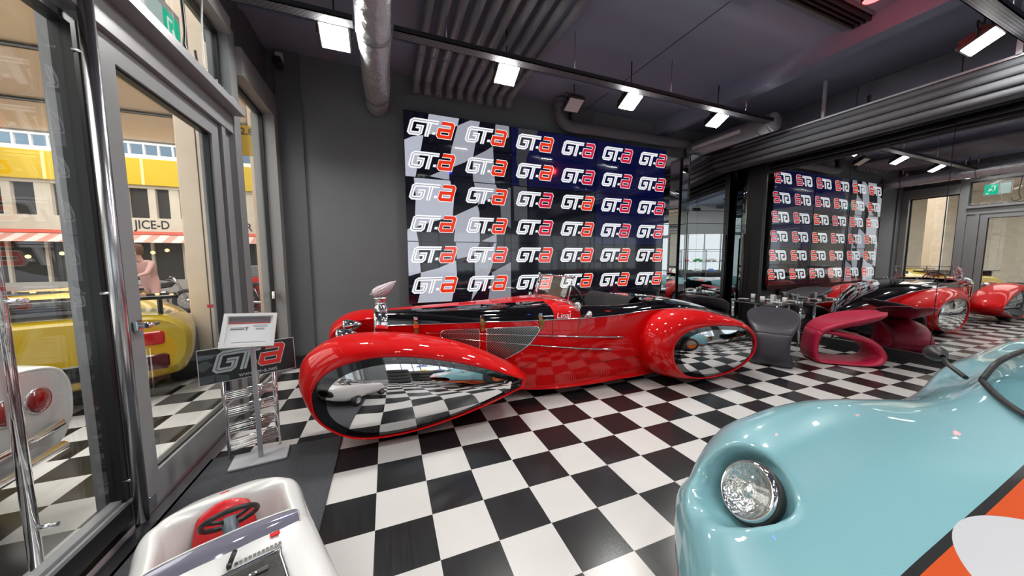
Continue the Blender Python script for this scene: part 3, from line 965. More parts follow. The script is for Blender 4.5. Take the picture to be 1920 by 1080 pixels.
def roadster():
    car = thing('roadster', 'long red and black roadster with mirror-polished teardrop wheel covers parked before the video wall', 'car', (2.2, CY, 0))
    skirt_f = [(-.43, .42), (-.425, .52), (-.36, .62), (-.23, .69), (-.03, .725), (.2, .712), (.5, .65), (.85, .54), (1.10, .435), (1.27, .345), (1.05, .255), (.75, .17), (.45, .108), (.2, .082), (-.05, .09), (-.22, .14), (-.35, .24), (-.41, .33)]
    full_f = [(-.535, .50), (-.54, .60), (-.515, .70), (-.44, .775), (-.32, .838), (-.16, .862), (.06, .855), (.28, .825), (.55, .76), (.80, .67), (1.05, .545), (1.32, .36), (1.10, .22), (.75, .13), (.4, .08), (.1, .06), (-.15, .09), (-.32, .18), (-.45, .32)]
    skirt_r = [(3.03, .44), (3.07, .54), (3.17, .62), (3.35, .672), (3.6, .69), (3.85, .672), (4.12, .635), (4.31, .55), (4.42, .41), (4.38, .26), (4.2, .14), (3.95, .08), (3.65, .06), (3.4, .085), (3.2, .16), (3.07, .29)]
    full_r = [(2.80, .50), (2.84, .66), (2.97, .79), (3.17, .855), (3.4, .862), (3.7, .83), (4.0, .765), (4.27, .69), (4.47, .57), (4.54, .41), (4.47, .25), (4.27, .14), (3.95, .07), (3.5, .05), (3.15, .08), (2.95, .17), (2.84, .32)]
    n = 96
    for side in (-1, 1):
        far = side == 1
        Yf = lambda y: y if not far else 2 * CY - y
        for nm, S, F, c, dy in (('front_fender', skirt_f, full_f, (.15, .38), .25), ('rear_fender', skirt_r, full_r, (3.6, .38), .25)):
            s = byangle(S, c, n)
            f = byangle(F, c, n)
            rows = []
            lip = [(p[0] + (c[0] - p[0]) * .012, p[1] + (c[1] - p[1]) * .02) for p in s]
            rows.append([(p[0], Yf(.222), p[1]) for p in lip])
            rows.append([(p[0], Yf(.206), p[1]) for p in lip])
            rows.append([(p[0], Yf(.200), p[1]) for p in s])
            for k in range(1, 15):
                u = k / 14 * PI / 2
                g, h = math.sin(u), 1 - math.cos(u)
                rows.append([(p[0] + (q[0] - p[0]) * g, Yf(.203 + dy * h), p[1] + (q[1] - p[1]) * g) for p, q in zip(s, f)])
            for k in range(1, 9):
                u = k / 8
                yy = .453 + .27 * u
                sh = 1 - .16 * u ** 2.2
                rows.append([(c[0] + (q[0] - c[0]) * (1 - .06 * u ** 2), Yf(yy), c[1] + (q[1] - c[1]) * (sh if q[1] > c[1] else 1)) for q in f])
            b = MB().grid(rows, 0, True)
            b.f.append(tuple(range((len(rows) - 1) * n, len(rows) * n))); b.m.append(0); b.sm.append(False)
            fe = b.build(nm, 'red', car, fixn=True)
            # skirt: black gloss ring and convex mirror
            inn = [(c[0] + (p[0] - c[0]) * .985, c[1] + (p[1] - c[1]) * .975) for p in s]
            kx, kz = (.87, .83)
            cc = (c[0] + (.02 if nm[0] == 'f' else .03), c[1] - .005)
            mid = [(cc[0] + (p[0] - c[0]) * kx, cc[1] + (p[1] - c[1]) * kz) for p in s]
            D = .045
            def dome(t):   # 0 at centre, 1 at the skirt edge
                return .215 - D * (1 - t * t)
            rr = []
            for k in range(5):
                u = k / 4
                t = 1 - (1 - .85) * u
                rr.append([(a[0] + (m_[0] - a[0]) * u, Yf(dome(t) - .0), a[1] + (m_[1] - a[1]) * u) for a, m_ in zip(inn, mid)])
            wc = MB().grid(rr, 0, True).build('wheel_cover_rim', 'glossblack', fe, fixn=True)
            rr = []
            for k in range(17):
                t = .85 * (1 - k / 16)
                q = 1 - k / 16
                rr.append([(cc[0] + (m_[0] - cc[0]) * q, Yf(dome(t)), cc[1] + (m_[1] - cc[1]) * q) for m_ in mid])
            MB().grid(rr, 0, True).build('wheel_cover', 'skirtmirror', fe, weld=True, fixn=True, label='mirror-polished teardrop wheel cover')
        # tyres under the skirts
        for x in (.17, 3.62):
            MB().lathe([(.16, -.09), (.29, -.1), (.325, -.06), (.325, .06), (.29, .1), (.16, .09)], (x, Yf(.40), .325), 'y', 40).build('tyre', 'rubber', car)
    # ---- hull: stations with half profiles (offset from the centre plane, z)
    # columns: 0 bottom centre,1 sill under,2 sill,3 low side,4 mid side,5 belt,6 upper side,7 spine edge,8 spine,9 centre
    ST = [
        (.07, [(0, .33), (.12, .33), (.15, .36), (.19, .52), (.20, .68), (.205, .82), (.17, .925), (.07, .952), (.03, .954), (0, .955)]),
        (.35, [(0, .22), (.17, .22), (.21, .26), (.25, .46), (.265, .66), (.265, .822), (.215, .925), (.09, .957), (.04, .961), (0, .962)]),
        (.8, [(0, .15), (.27, .15), (.33, .18), (.36, .42), (.37, .64), (.365, .824), (.30, .93), (.13, .968), (.06, .972), (0, .974)]),
        (1.3, [(0, .12), (.45, .12), (.49, .12), (.50, .38), (.495, .62), (.475, .825), (.40, .935), (.20, .980), (.10, .986), (0, .988)]),
        (1.75, [(0, .11), (.58, .11), (.595, .10), (.605, .36), (.60, .60), (.565, .826), (.49, .935), (.30, .992), (.16, .999), (0, 1.0)]),
        (2.05, [(0, .11), (.60, .11), (.615, .095), (.64, .36), (.645, .60), (.61, .828), (.545, .935), (.38, .985), (.2, 1.0), (0, 1.005)]),
    ]
    ST2 = [
        (2.05, [(0, .11), (.60, .11), (.615, .095), (.64, .36), (.645, .60), (.61, .828), (.545, .935), (.50, .95), (.485, .90), (.47, .80)]),
        (2.5, [(0, .11), (.60, .11), (.615, .095), (.65, .36), (.665, .60), (.64, .838), (.57, .915), (.51, .93), (.49, .88), (.47, .80)]),
        (3.0, [(0, .11), (.58, .11), (.60, .095), (.645, .36), (.66, .60), (.64, .865), (.56, .93), (.48, .945), (.46, .90), (.44, .82)]),
    ]
    ST3 = [
        (3.0, [(0, .11), (.58, .11), (.60, .095), (.645, .36), (.66, .60), (.64, .865), (.56, .93), (.46, .962), (.25, .985), (0, .99)]),
        (3.5, [(0, .13), (.48, .13), (.54, .15), (.58, .38), (.60, .62), (.585, .85), (.48, .905), (.36, .935), (.2, .955), (0, .962)]),
        (4.1, [(0, .16), (.36, .16), (.42, .19), (.47, .38), (.49, .58), (.465, .765), (.36, .82), (.26, .845), (.14, .86), (0, .865)]),
        (4.8, [(0, .2), (.22, .2), (.27, .23), (.32, .36), (.33, .48), (.31, .60), (.23, .65), (.16, .67), (.08, .685), (0, .69)]),
        (5.4, [(0, .26), (.06, .26), (.08, .28), (.12, .34), (.13, .41), (.12, .46), (.09, .485), (.06, .495), (.03, .50), (0, .50)]),
        (5.62, [(0, .33), (.01, .33), (.02, .34), (.03, .36), (.03, .38), (.03, .40), (.02, .41), (.015, .415), (.01, .42), (0, .42)]),
    ]

    def side(ST, j0, j1, sgn, nu=6, nv=4):
        rows = [[(X, CY + sgn * a, z) for a, z in prof] for X, prof in ST]
        g = hgrid(rows, [X for X, _ in ST], .06, nv)
        return [r[j0 * nv:j1 * nv + 1] for r in g]

    def band(nm, ST, j0, j1, m, label=None):
        b = MB()
        for sgn in (-1, 1):
            b.grid(side(ST, j0, j1, sgn), 0)
        return b.build(nm, m, car, weld=True, fixn=True, label=label)
    ALL = ST[:-1] + ST2[:-1] + ST3
    lower = ST + ST2[1:-1] + ST3
    body = band('body', [(x, p[:6]) for x, p in lower], 0, 5, 'red')
    band('hood_side', ST[:5], 5, 7, 'glossblack', 'gloss black upper hood')
    band('hood_spine', ST[:5], 7, 9, 'red', 'red centre spine of the hood')
    band('cowl', ST[4:], 5, 9, 'red')
    for sgn in (-1, 1):
        MB().grid(side(ST2, 5, 9, sgn), 0).build('cockpit_side', 'glossblack', car, weld=True, fixn=True, label='gloss black cockpit side')
    band('rear_deck', ST3, 5, 9, 'glossblack', 'gloss black rear deck')
    # beltline chrome
    for sgn in (-1, 1):
        g = [r[0] for r in side(lower, 5, 6, sgn)]
        g = [(p[0], p[1] + sgn * .004, p[2]) for p in g]
        MB().tube(g, .006, 8).build('belt_moulding', 'chrome', car)
    # grille shell and grille
    prof = [(.16, .34), (.20, .40), (.215, .60), (.22, .80), (.195, .90), (.11, .955), (0, .975)]
    pr = cr(prof, 5)
    loop = [(CY + a, z) for a, z in pr] + [(CY - a, z) for a, z in pr[::-1][1:]]
    rows = []
    for X, k in ((.10, 1.0), (.085, 1.035), (.04, 1.04), (-.01, 1.03), (-.025, 1.0), (-.02, .93)):
        rows.append([(X, CY + (y - CY) * k, .6 + (z - .6) * (1 + (k - 1) * .6)) for y, z in loop])
    MB().grid(rows, 0, True).build('grille_shell', 'chrome', car)
    gb = MB()
    for k in range(-6, 7):
        a = k * .029
        zt = .95 - .3 * (abs(a) / .21) ** 3
        gb.box(-.012, .0, CY + a - .004, CY + a + .004, .36, zt)
    gb.build('grille_bars', 'chrome', car)
    MB().box(0.0, .01, CY - .19, CY + .19, .36, .92).build('grille_backing', 'black', car)
    # radiator cap and winged head
    b = MB().lathe([(.04, .955), (.062, .965), (.062, .98), (.052, .985), (.054, 1.03), (.052, 1.055), (.062, 1.06), (.064, 1.078), (.03, 1.085), (0, 1.085)], (.035, CY, 0), 'z', 24)
    cap = b.build('radiator_cap', 'chrome', car)
    orn = MB()
    sec = [(-.090, 1.112, 1.118, .004), (-.072, 1.082, 1.148, .022), (-.042, 1.066, 1.166, .036), (-.006, 1.068, 1.182, .042), (.035, 1.078, 1.194, .040), (.076, 1.098, 1.206, .032), (.112, 1.126, 1.218, .021), (.147, 1.168, 1.224, .010), (.176, 1.222, 1.230, .003)]
    rows = []
    for i, (x, zb, zt, ry) in enumerate(cr(sec, 4)):
        zc, rzz = (zb + zt) / 2, (zt - zb) / 2
        row = []
        for k in range(48):
            a = 2 * PI * k / 48
            f = 1 + .07 * math.sin(a * 12 + i * .35) * min(1, i / 8)
            row.append((.035 + x * .9, CY + ry * f * math.cos(a), .015 + zc + rzz * f * math.sin(a)))
        rows.append(row)
    orn.grid(rows, 0, True, True)
    orn.tube([(.035, CY, 1.075), (.02, CY, 1.115)], [.022, .018], 12)
    orn.tube([(-.045, CY, 1.115), (-.058, CY, 1.108)], [.012, .004], 8)
    orn.build('winged_head_ornament', noisy(mat('frosted_glass', (.75, .66, .70), .18, .0, coat=1), 60, .25, .5, bscale=120), cap, label='frosted glass winged head ornament')
    # bullet headlights, one before each side of the grille
    for y, x, z, tl in ((CY - .33, -.31, .775, 'nearer'), (CY + .33, -.33, .745, 'farther')):
        b = MB().lathe([(0, .01), (.05, .004), (.066, 0), (.072, .006), (.070, .03), (.062, .08), (.045, .13), (.022, .17), (0, .185)], (x - .02, y, z), Vector((1, 0, .02)), 28)
        h = b.build('headlight', 'chrome', car)
        MB().tube([(x + .06, y, z - .06), (x + .08, y, z - .14), (x + .22, y + (.06 if y < CY else -.06), z - .20)], .016, 10).build('headlight_bracket', 'chrome', h)
    # side plane of the hood (between the grille and the cowl): y as function of x
    def sy(x, sgn, off=0.0, z=.7):
        g = G[sgn]
        best = None
        for i in range(len(g) - 1):
            if g[i][0][0] <= x <= g[i + 1][0][0] or (best is None and i == len(g) - 2):
                t = (x - g[i][0][0]) / (g[i + 1][0][0] - g[i][0][0])
                col = [tuple(a + (c - a) * t for a, c in zip(p, q)) for p, q in zip(g[i], g[i + 1])]
                for k in range(len(col) - 1):
                    if min(col[k][2], col[k + 1][2]) <= z <= max(col[k][2], col[k + 1][2]) + 1e-9:
                        s_ = (z - col[k][2]) / max(1e-9, col[k + 1][2] - col[k][2])
                        return col[k][1] + (col[k + 1][1] - col[k][1]) * s_ + sgn * off
                return col[-1][1] + sgn * off
        return best
    G = {s_: side(lower, 2, 6, s_) for s_ in (-1, 1)}
    v1 = [(.59, .70), (.605, .745), (.66, .758), (.93, .758), (.965, .74), (.968, .58), (.945, .556), (.80, .60), (.66, .645)]
    v2 = [(1.04, .735), (1.06, .758), (1.50, .765), (1.57, .75), (1.575, .72), (1.46, .575), (1.32, .485), (1.21, .43), (1.17, .43), (1.045, .51)]
    meshm = mat('vent_mesh', (.02, .02, .02), .3, .3)
    nt = meshm.node_tree
    bs = nt.nodes['Principled BSDF']
    tc = nt.nodes.new('ShaderNodeTexCoord')
    mp = nt.nodes.new('ShaderNodeMapping')
    mp.inputs['Rotation'].default_value = (0, math.radians(45), 0)
    mp.inputs['Scale'].default_value = (55, 55, 55)
    sp = nt.nodes.new('ShaderNodeSeparateXYZ')
    nt.links.new(tc.outputs['Object'], mp.inputs[0]); nt.links.new(mp.outputs[0], sp.inputs[0])
    last = None
    for ax in ('X', 'Z'):
        fr = nt.nodes.new('ShaderNodeMath'); fr.operation = 'FRACT'
        gt = nt.nodes.new('ShaderNodeMath'); gt.operation = 'LESS_THAN'; gt.inputs[1].default_value = .22
        nt.links.new(sp.outputs[ax], fr.inputs[0]); nt.links.new(fr.outputs[0], gt.inputs[0])
        if last is None: last = gt
        else:
            mx_ = nt.nodes.new('ShaderNodeMath'); mx_.operation = 'MAXIMUM'
            nt.links.new(last.outputs[0], mx_.inputs[0]); nt.links.new(gt.outputs[0], mx_.inputs[1]); last = mx_
    mc = nt.nodes.new('ShaderNodeMix'); mc.data_type = 'RGBA'
    mc.inputs[6].default_value = (.01, .01, .01, 1); mc.inputs[7].default_value = (.5, .48, .45, 1)
    nt.links.new(last.outputs[0], mc.inputs[0]); nt.links.new(mc.outputs[2], bs.inputs['Base Color'])
    nt.links.new(last.outputs[0], bs.inputs['Metallic'])
    for sgn in (-1, 1):
        for vv in (v1, v2):
            L = resample(vv, 60)
            fr_ = MB().tube([(x, sy(x, sgn, .004, z), z) for x, z in L], .006, 8, closed=True)
            vo = fr_.build('side_vent', 'chrome', car)
            c = (sum(p[0] for p in L) / 60, sum(p[1] for p in L) / 60)
            rows = []
            for k in range(9):
                q = 1 - k / 8
                rows.append([(lambda x, z: (x, sy(x, sgn, .003, z), z))(c[0] + (p[0] - c[0]) * q, c[1] + (p[1] - c[1]) * q) for p in L])
            MB().grid(rows, 0, True).build('mesh_insert', meshm, vo, weld=True)
        # chrome spears
        for (x0, z0, x1, z1) in ((.45, .735, 2.60, .585), (.50, .695, 2.46, .455)):
            pts = []
            rr = []
            for k in range(60):
                u = k / 59
                x, z = x0 + (x1 - x0) * u, z0 + (z1 - z0) * u
                if z0 > .73: z = .742 + (.595 - .742) * max(0, (u - .3) / .7) ** 1.0 if False else z0 + .012 * math.sin(u * PI) + (z1 - z0) * u
                pts.append((x, sy(x, sgn, .008, z), z))
                rr.append(.0022 + .0065 * u if u < .97 else .003)
            MB().tube(pts, rr, 8).build('chrome_spear', 'chrome', car)
        # leather hood straps
        for x in (.36, 1.0, 1.60):
            st = MB()
            for z0, z1 in ((.745, .87),):
                rows = []
                for k in range(12):
                    z = .735 + (.875 - .735) * k / 11
                    y = sy(x, sgn, .012, min(z, .82)) - sgn * max(0, z - .82) * .55
                    rows.append([(x - .019, y, z), (x + .019, y, z), (x + .019, y - sgn * .006, z), (x - .019, y - sgn * .006, z)])
                st.grid(rows, 0, True, True, smooth=False)
            so = st.build('hood_strap', 'leather', car, label='brown leather hood strap')
            yb = sy(x, sgn, .02, .8)
            MB().rbox(x - .026, x + .026, yb - .006, yb + .006, .79, .83, .01, axis='y').build('buckle', mat('brass', (.7, .45, .12), .2, 1), so)
            MB().rbox(x - .02, x + .02, yb - sgn * .03 - .006, yb - sgn * .03 + .006, .865, .90, .01, axis='y').build('catch', 'chrome', so)
        # shut lines: cowl seam and door outline
        line = [(1.72, .82), (1.72, .70), (1.67, .55), (1.55, .42), (1.40, .34), (1.28, .31)]
        MB().tube([(x, sy(x, sgn, .0005, z), z) for x, z in cr(line, 8)], .0022, 6).build('hood_seam', 'gasket', car)
        line = [(2.04, .82), (2.00, .70), (2.0, .58), (2.03, .44), (2.12, .36), (2.28, .33), (2.6, .325), (2.85, .335)]
        MB().tube([(x, sy(x, sgn, .0005, z), z) for x, z in cr(line, 8)], .0022, 6).build('door_seam', 'gasket', car)
        # sill louvres
        lv = MB()
        for k in range(46):
            x = 1.75 + k * .024
            lv.box(x, x + .008, sy(x, sgn, .001, .20) - .004, sy(x, sgn, .001, .20) + .004, .16, .235)
        lv.build('sill_louvres', 'red', car)
    # signature on the cowl
    tm = text_mb('Linai', .085, shear=.35)
    tm.v = [(1.77 + p[0], sy(1.77 + p[0], -1, .003, .826) + (p[2] * .45), .838 + p[2] * .9) for p in tm.v]
    tm.build('signature', 'white', car, label='small white handwritten signature')
    # mirrors / spot lamps on the cowl flanks
    for sgn in (-1, 1):
        b = MB().tube([(1.98, CY + sgn * .56, .92), (2.0, CY + sgn * .60, .945)], .012, 8)
        b.lathe([(0, -.03), (.04, -.015), (.048, 0), (.048, .02), (.04, .025), (0, .02)], (2.0, CY + sgn * .61, .955), Vector((-1, sgn * .3, .1)), 22)
        b.build('spot_lamp', 'chrome', car)
        b = MB().tube([(2.08, CY + sgn * .615, .84), (2.10, CY + sgn * .66, .865)], .010, 8)
        b.lathe([(0, -.05), (.02, -.04), (.038, -.01), (.04, 0), (.0, .002)], (2.12, CY + sgn * .67, .875), Vector((1, 0, .1)), 22)
        b.build('wing_mirror', 'chrome', car)
    # windscreen: two panes meeting in the middle
    ws = MB()
    ncor = {}
    for sgn in (-1, 1):
        bo, bi = (1.98, CY + sgn * .44, .985), (1.80, CY, 1.005)
        to, ti = (2.06, CY + sgn * .43, 1.265), (1.88, CY, 1.275)
        for a, c in ((bo, bi), (bo, to), (to, ti), (bi, ti)):
            ws.tube([a, c], .009, 8)
        ncor[sgn] = (bo, bi, ti, to)
        ws.tube([bo, (2.02, CY + sgn * .50, .95)], .014, 8)
        ws.lathe([(0, -.012), (.018, -.008), (.018, .008), (0, .012)], to, 'y', 12)
    wf = ws.build('windscreen_frame', 'chrome', car)
    for sgn in (-1, 1):
        MB().prism([ncor[sgn][k] for k in range(4)], (.004, 0, 0)).build('windscreen_pane', 'window', wf)
    # cockpit
    MB().box(1.95, 3.05, CY - .50, CY + .50, .35, .45).build('cockpit_floor', 'black', car)
    MB().box(1.98, 2.02, CY - .47, CY + .47, .5, .93).build('dashboard', 'black', car)
    b = MB()
    rows = []
    for k in range(9):
        u = k / 8
        rows.append([(2.75 + .18 * u + .03 * math.cos(j / 12 * 2 * PI), CY - .42 + .84 * j2, .45 + .52 * u) for j, j2 in ((0, 0), (1, .1), (2, .4), (3, .5), (4, .6), (5, .9), (6, 1))])
    seatm = noisy(mat('black_leather', (.02, .02, .021), .45), 30, .3, .2)
    b = MB()
    for s_ in (-1, 1):
        R = Matrix.Rotation(.28, 4, 'Y')
        b.rbox(2.72, 2.86, CY + s_ * .24 - .21, CY + s_ * .24 + .21, .48, .99, .05, n=4, axis='z') if False else None
    pr = []
    for k in range(13):
        u = k / 12
        x = 2.62 + .30 * u
        z = .50 + .50 * math.sin(u * PI / 2)
        pr.append((x, z))
    rows = []
    for x, z in pr:
        rows.append([(x + .02 * abs(math.sin(j * PI / 6)), CY - .45 + .9 * j / 12, z) for j in range(13)])
    rows.append([(2.98, CY - .45 + .9 * j / 12, .985) for j in range(13)])
    rows.append([(3.02, CY - .45 + .9 * j / 12, .90) for j in range(13)])
    b = MB().grid(rows)
    b.rbox(2.15, 2.65, CY - .45, CY + .45, .42, .55, .05, n=4)
    b.build('bench_seat', seatm, car)
    b = MB()
    c0 = Vector((2.22, CY - .22, .98)); ax = Vector((1, 0, .35)).normalized(); e1 = Vector((0, 1, 0)); e2 = ax.cross(e1)
    ring = [tuple(c0 + e1 * .17 * math.cos(2 * PI * k / 32) + e2 * .17 * math.sin(2 * PI * k / 32)) for k in range(32)]
    b.tube(ring, .012, 8, closed=True)
    for k in range(3):
        a = 2 * PI * k / 3 + PI / 2
        b.tube([tuple(c0), tuple(c0 + e1 * .17 * math.cos(a) + e2 * .17 * math.sin(a))], .008, 6)
    b.tube([tuple(c0), (2.0, CY - .22, .88)], .02, 8)
    b.build('steering_wheel', 'black', car)
    return car


roadster()

# ------------------------------------------------------------------ pale blue race car
def math_node(nt, op, a, b=None):
    n = nt.nodes.new('ShaderNodeMath')
    n.operation = op
    for k, v in enumerate((a, b)):
        if v is None: continue
        if isinstance(v, (int, float)): n.inputs[k].default_value = v
        else: nt.links.new(v, n.inputs[k])
    return n.outputs[0]


def livery():
    """pale blue paint with an orange centre band edged in black, and a white roundel (paint pattern in the car's own coordinates)"""
    m = mat('race_livery', (.25, .5, .55), .35, coat=1, spec=.3)
    nt = m.node_tree
    b = nt.nodes['Principled BSDF']
    tc = nt.nodes.new('ShaderNodeTexCoord')
    sp = nt.nodes.new('ShaderNodeSeparateXYZ')
    nt.links.new(tc.outputs['Object'], sp.inputs[0])
    x, y, z = sp.outputs
    ay = math_node(nt, 'ABSOLUTE', y)
    black = math_node(nt, 'LESS_THAN', ay, .283)
    orange = math_node(nt, 'LESS_THAN', ay, .262)
    low = math_node(nt, 'LESS_THAN', z, .285)
    low2 = math_node(nt, 'LESS_THAN', z, .26)
    orange = math_node(nt, 'MAXIMUM', orange, low2)
    black = math_node(nt, 'MAXIMUM', black, low)
    dx = math_node(nt, 'SUBTRACT', x, -1.02)
    dy = math_node(nt, 'SUBTRACT', y, 0.0)
    r = math_node(nt, 'SQRT', math_node(nt, 'ADD', math_node(nt, 'MULTIPLY', dx, dx), math_node(nt, 'MULTIPLY', dy, dy)))
    rd = math_node(nt, 'LESS_THAN', r, .285)
    rd = math_node(nt, 'MULTIPLY', rd, math_node(nt, 'GREATER_THAN', z, .4))

    def mix(f, a, c):
        n = nt.nodes.new('ShaderNodeMix'); n.data_type = 'RGBA'
        nt.links.new(f, n.inputs[0])
        for k, v in ((6, a), (7, c)):
            if isinstance(v, tuple): n.inputs[k].default_value = (*v, 1)
            else: nt.links.new(v, n.inputs[k])
        return n.outputs[2]
    c = mix(black, (.17, .36, .405), (.004, .004, .004))
    c = mix(orange, c, (.50, .058, .001))
    c = mix(rd, c, (.46, .47, .50))
    nt.links.new(c, b.inputs['Base Color'])
    return m


def race_car():
    GY = -2.3
    car = thing('race_car', 'pale blue race car with orange centre band and white roundel at the lower right', 'car', (2.8, GY, 0))
    LV = livery()
    S = [
        (.88, [(0, .25), (.45, .25), (.60, .27), (.66, .31), (.64, .35), (.58, .375), (.48, .38), (.35, .375), (.15, .37), (0, .37)]),
        (.93, [(0, .20), (.60, .20), (.76, .24), (.82, .33), (.80, .41), (.70, .465), (.58, .47), (.40, .44), (.2, .425), (0, .42)]),
        (1.08, [(0, .16), (.68, .16), (.86, .22), (.91, .36), (.89, .50), (.77, .58), (.63, .58), (.45, .53), (.2, .49), (0, .485)]),
        (1.3, [(0, .13), (.70, .13), (.90, .2), (.95, .40), (.93, .60), (.80, .695), (.65, .69), (.46, .60), (.2, .55), (0, .545)]),
        (1.7, [(0, .12), (.70, .12), (.90, .2), (.96, .42), (.94, .65), (.80, .755), (.65, .75), (.46, .655), (.2, .60), (0, .595)]),
        (2.1, [(0, .12), (.70, .12), (.90, .2), (.96, .42), (.94, .65), (.79, .76), (.65, .755), (.46, .68), (.2, .645), (0, .64)]),
        (2.55, [(0, .12), (.70, .12), (.90, .2), (.95, .40), (.91, .60), (.77, .70), (.64, .71), (.46, .70), (.2, .71), (0, .71)]),
        (3.0, [(0, .12), (.70, .12), (.89, .2), (.92, .38), (.87, .55), (.76, .63), (.66, .68), (.50, .74), (.2, .77), (0, .77)]),
        (3.4, [(0, .12), (.70, .12), (.89, .2), (.92, .38), (.88, .55), (.78, .63), (.68, .70), (.55, .79), (.25, .80), (0, .80)]),
        (3.9, [(0, .12), (.70, .12), (.90, .2), (.95, .40), (.93, .62), (.83, .72), (.72, .76), (.55, .82), (.25, .82), (0, .82)]),
        (4.4, [(0, .12), (.72, .12), (.94, .2), (.98, .42), (.95, .64), (.84, .75), (.72, .77), (.55, .80), (.25, .80), (0, .80)]),
        (4.9, [(0, .14), (.72, .14), (.94, .22), (.98, .44), (.95, .66), (.84, .78), (.72, .79), (.5, .78), (.25, .76), (0, .76)]),
        (5.3, [(0, .2), (.72, .2), (.92, .28), (.97, .46), (.94, .64), (.83, .76), (.7, .77), (.5, .76), (.25, .74), (0, .74)]),
        (5.4, [(0, .3), (.6, .3), (.8, .34), (.88, .5), (.86, .66), (.78, .74), (.65, .74), (.5, .70), (.25, .70), (0, .70)]),
    ]
    L0 = Vector((1.335, GY + .66, .60))
    D = Vector((.84, -.22, -.50)).normalized()

    def bow(x, a):
        f = max(0.0, min(1.0, (1.9 - x) / 1.2))
        return .46 * (abs(a) / .95) ** 2.6 * f
    b = MB()
    for sgn in (-1, 1):
        rows = [[(X + bow(X, a), sgn * a, z) for a, z in prof] for X, prof in S]
        g = hgrid(rows, [X for X, _ in S], .018 if False else .022, 12)
        out = []
        for r in g:
            q = []
            for p in r:
                v = Vector((p[0], GY + p[1], p[2]))
                lc = Vector((L0.x, GY + sgn * .66, L0.z))
                d = (v - lc)
                d = (d - D * d.dot(D))
                dl = math.hypot(d.length, 0)
                if (v - lc).length < .30 and dl < .165:
                    t = dl / .165
                    k = 1 if t < .72 else (1 - (t - .72) / .28)
                    k = k * k * (3 - 2 * k)
                    # flatten the bowl floor onto a plane through the recess
                    depth = (lc + D * .078 - v).dot(D)
                    v = v + D * depth * k
                q.append(tuple(v))
            out.append(q)
        b.grid(out, 0)
    # leave the cockpit open
    keep = []
    for f in b.f:
        cx = sum(b.v[i][0] for i in f) / len(f); cy_ = sum(b.v[i][1] for i in f) / len(f) - GY; cz = sum(b.v[i][2] for i in f) / len(f)
        keep.append(not (cz > .6 and 3.02 + .25 * (cy_ / .5) ** 2 < cx < 4.15 and -.50 < cy_ < .04))
    b.f, b.m, b.sm = [[q for q, k in zip(L_, keep) if k] for L_ in (b.f, b.m, b.sm)]
    body = b.build('body', LV, car, weld=True, fixn=True)
    # headlights
    lens = glass('headlight_lens', (.95, .98, .98), 2.0, .02)
    refl = noisy(mat('reflector', (.92, .92, .90), .22, 1), 60, .35, 1.0, bscale=40)
    for sgn in (-1, 1):
        lc = Vector((L0.x, GY + sgn * .66, L0.z)) + D * .035
        ax = -D if sgn > 0 else Vector((-D.x, D.y, -D.z))
        h = MB().lathe([(.100, -.03), (.109, .0), (.106, .020), (.097, .026), (.093, .018)], lc, ax, 44).build('headlight_ring', 'chrome', car)
        MB().lathe([(.106, -.035), (.116, -.005), (.114, .006), (.107, .004)], lc, ax, 44).build('rubber_seal', 'gasket', h)
        MB().lathe([(.094, .016), (.07, -.012), (.04, -.03), (0, -.035)], lc, ax, 36).lathe([(.028, .0), (.024, .012), (0, .016)], lc, ax, 20).build('reflector', refl, h)
        pr = [(.095 * (1 - k / 14), .02 + .022 * math.sin(k / 14 * PI / 2) + .0015 * (k % 2)) for k in range(15)]
        MB().lathe(pr, lc, ax, 40).build('lens', lens, h, weld=True)
    # windscreen and roof
    def arc(cx, cy_, ex, ey, zc, ze, n=13):
        return [(cx + (ex - cx) * abs(k / (n // 2) - 1) ** 2.2, GY + ey * (k / (n // 2) - 1), zc + (ze - zc) * abs(k / (n // 2) - 1) ** 2) for k in range(n)]
    lo = arc(2.52, 0, 3.26, .60, .745, .765)
    md = arc(2.80, 0, 3.36, .57, .87, .875)
    hi = arc(3.14, 0, 3.58, .50, .99, .965)
    rows = crgrid([lo, md, hi], 6, 2)
    MB().grid(rows).build('windscreen', 'carglass', car)
    fr = MB().tube(cr(lo, 3), .014, 8).tube(cr(hi, 3), .013, 8)
    for e in (0, -1):
        fr.tube(cr([lo[e], md[e], hi[e]], 6), .014, 8)
    fr.build('windscreen_seal', 'gasket', car)
    tub = mat('cockpit_blue', (.28, .48, .58), .5)
    MB().box(3.0, 4.2, GY - .55, GY + .08, .28, .30).box(2.99, 3.0, GY - .46, GY + .06, .3, .70).box(4.15, 4.17, GY - .52, GY + .06, .3, .77).box(3.0, 4.17, GY - .53, GY - .52, .3, .71).box(3.0, 4.17, GY + .06, GY + .07, .3, .74).build('cockpit_tub', tub, car)
    q = -.23
    st = MB().rbox(3.55, 4.05, GY + q - .20, GY + q + .20, .31, .42, .05).rbox(4.0, 4.09, GY + q - .20, GY + q + .20, .36, .86, .04, axis='z')
    st.build('seat', 'black', car)
    c0 = Vector((3.34, GY - .20, .80)); e1 = Vector((0, 1, 0)); e2 = Vector((.35, 0, 1)).normalized()
    MB().tube([tuple(c0 + e1 * .15 * math.cos(2 * PI * k / 28) + e2 * .15 * math.sin(2 * PI * k / 28)) for k in range(28)], .012, 8, closed=True).tube([tuple(c0 - e1 * .14), tuple(c0 + e1 * .14)], .01, 6).tube([tuple(c0), (3.0, GY - .20, .68)], .02, 8).build('steering_wheel', 'black', car)
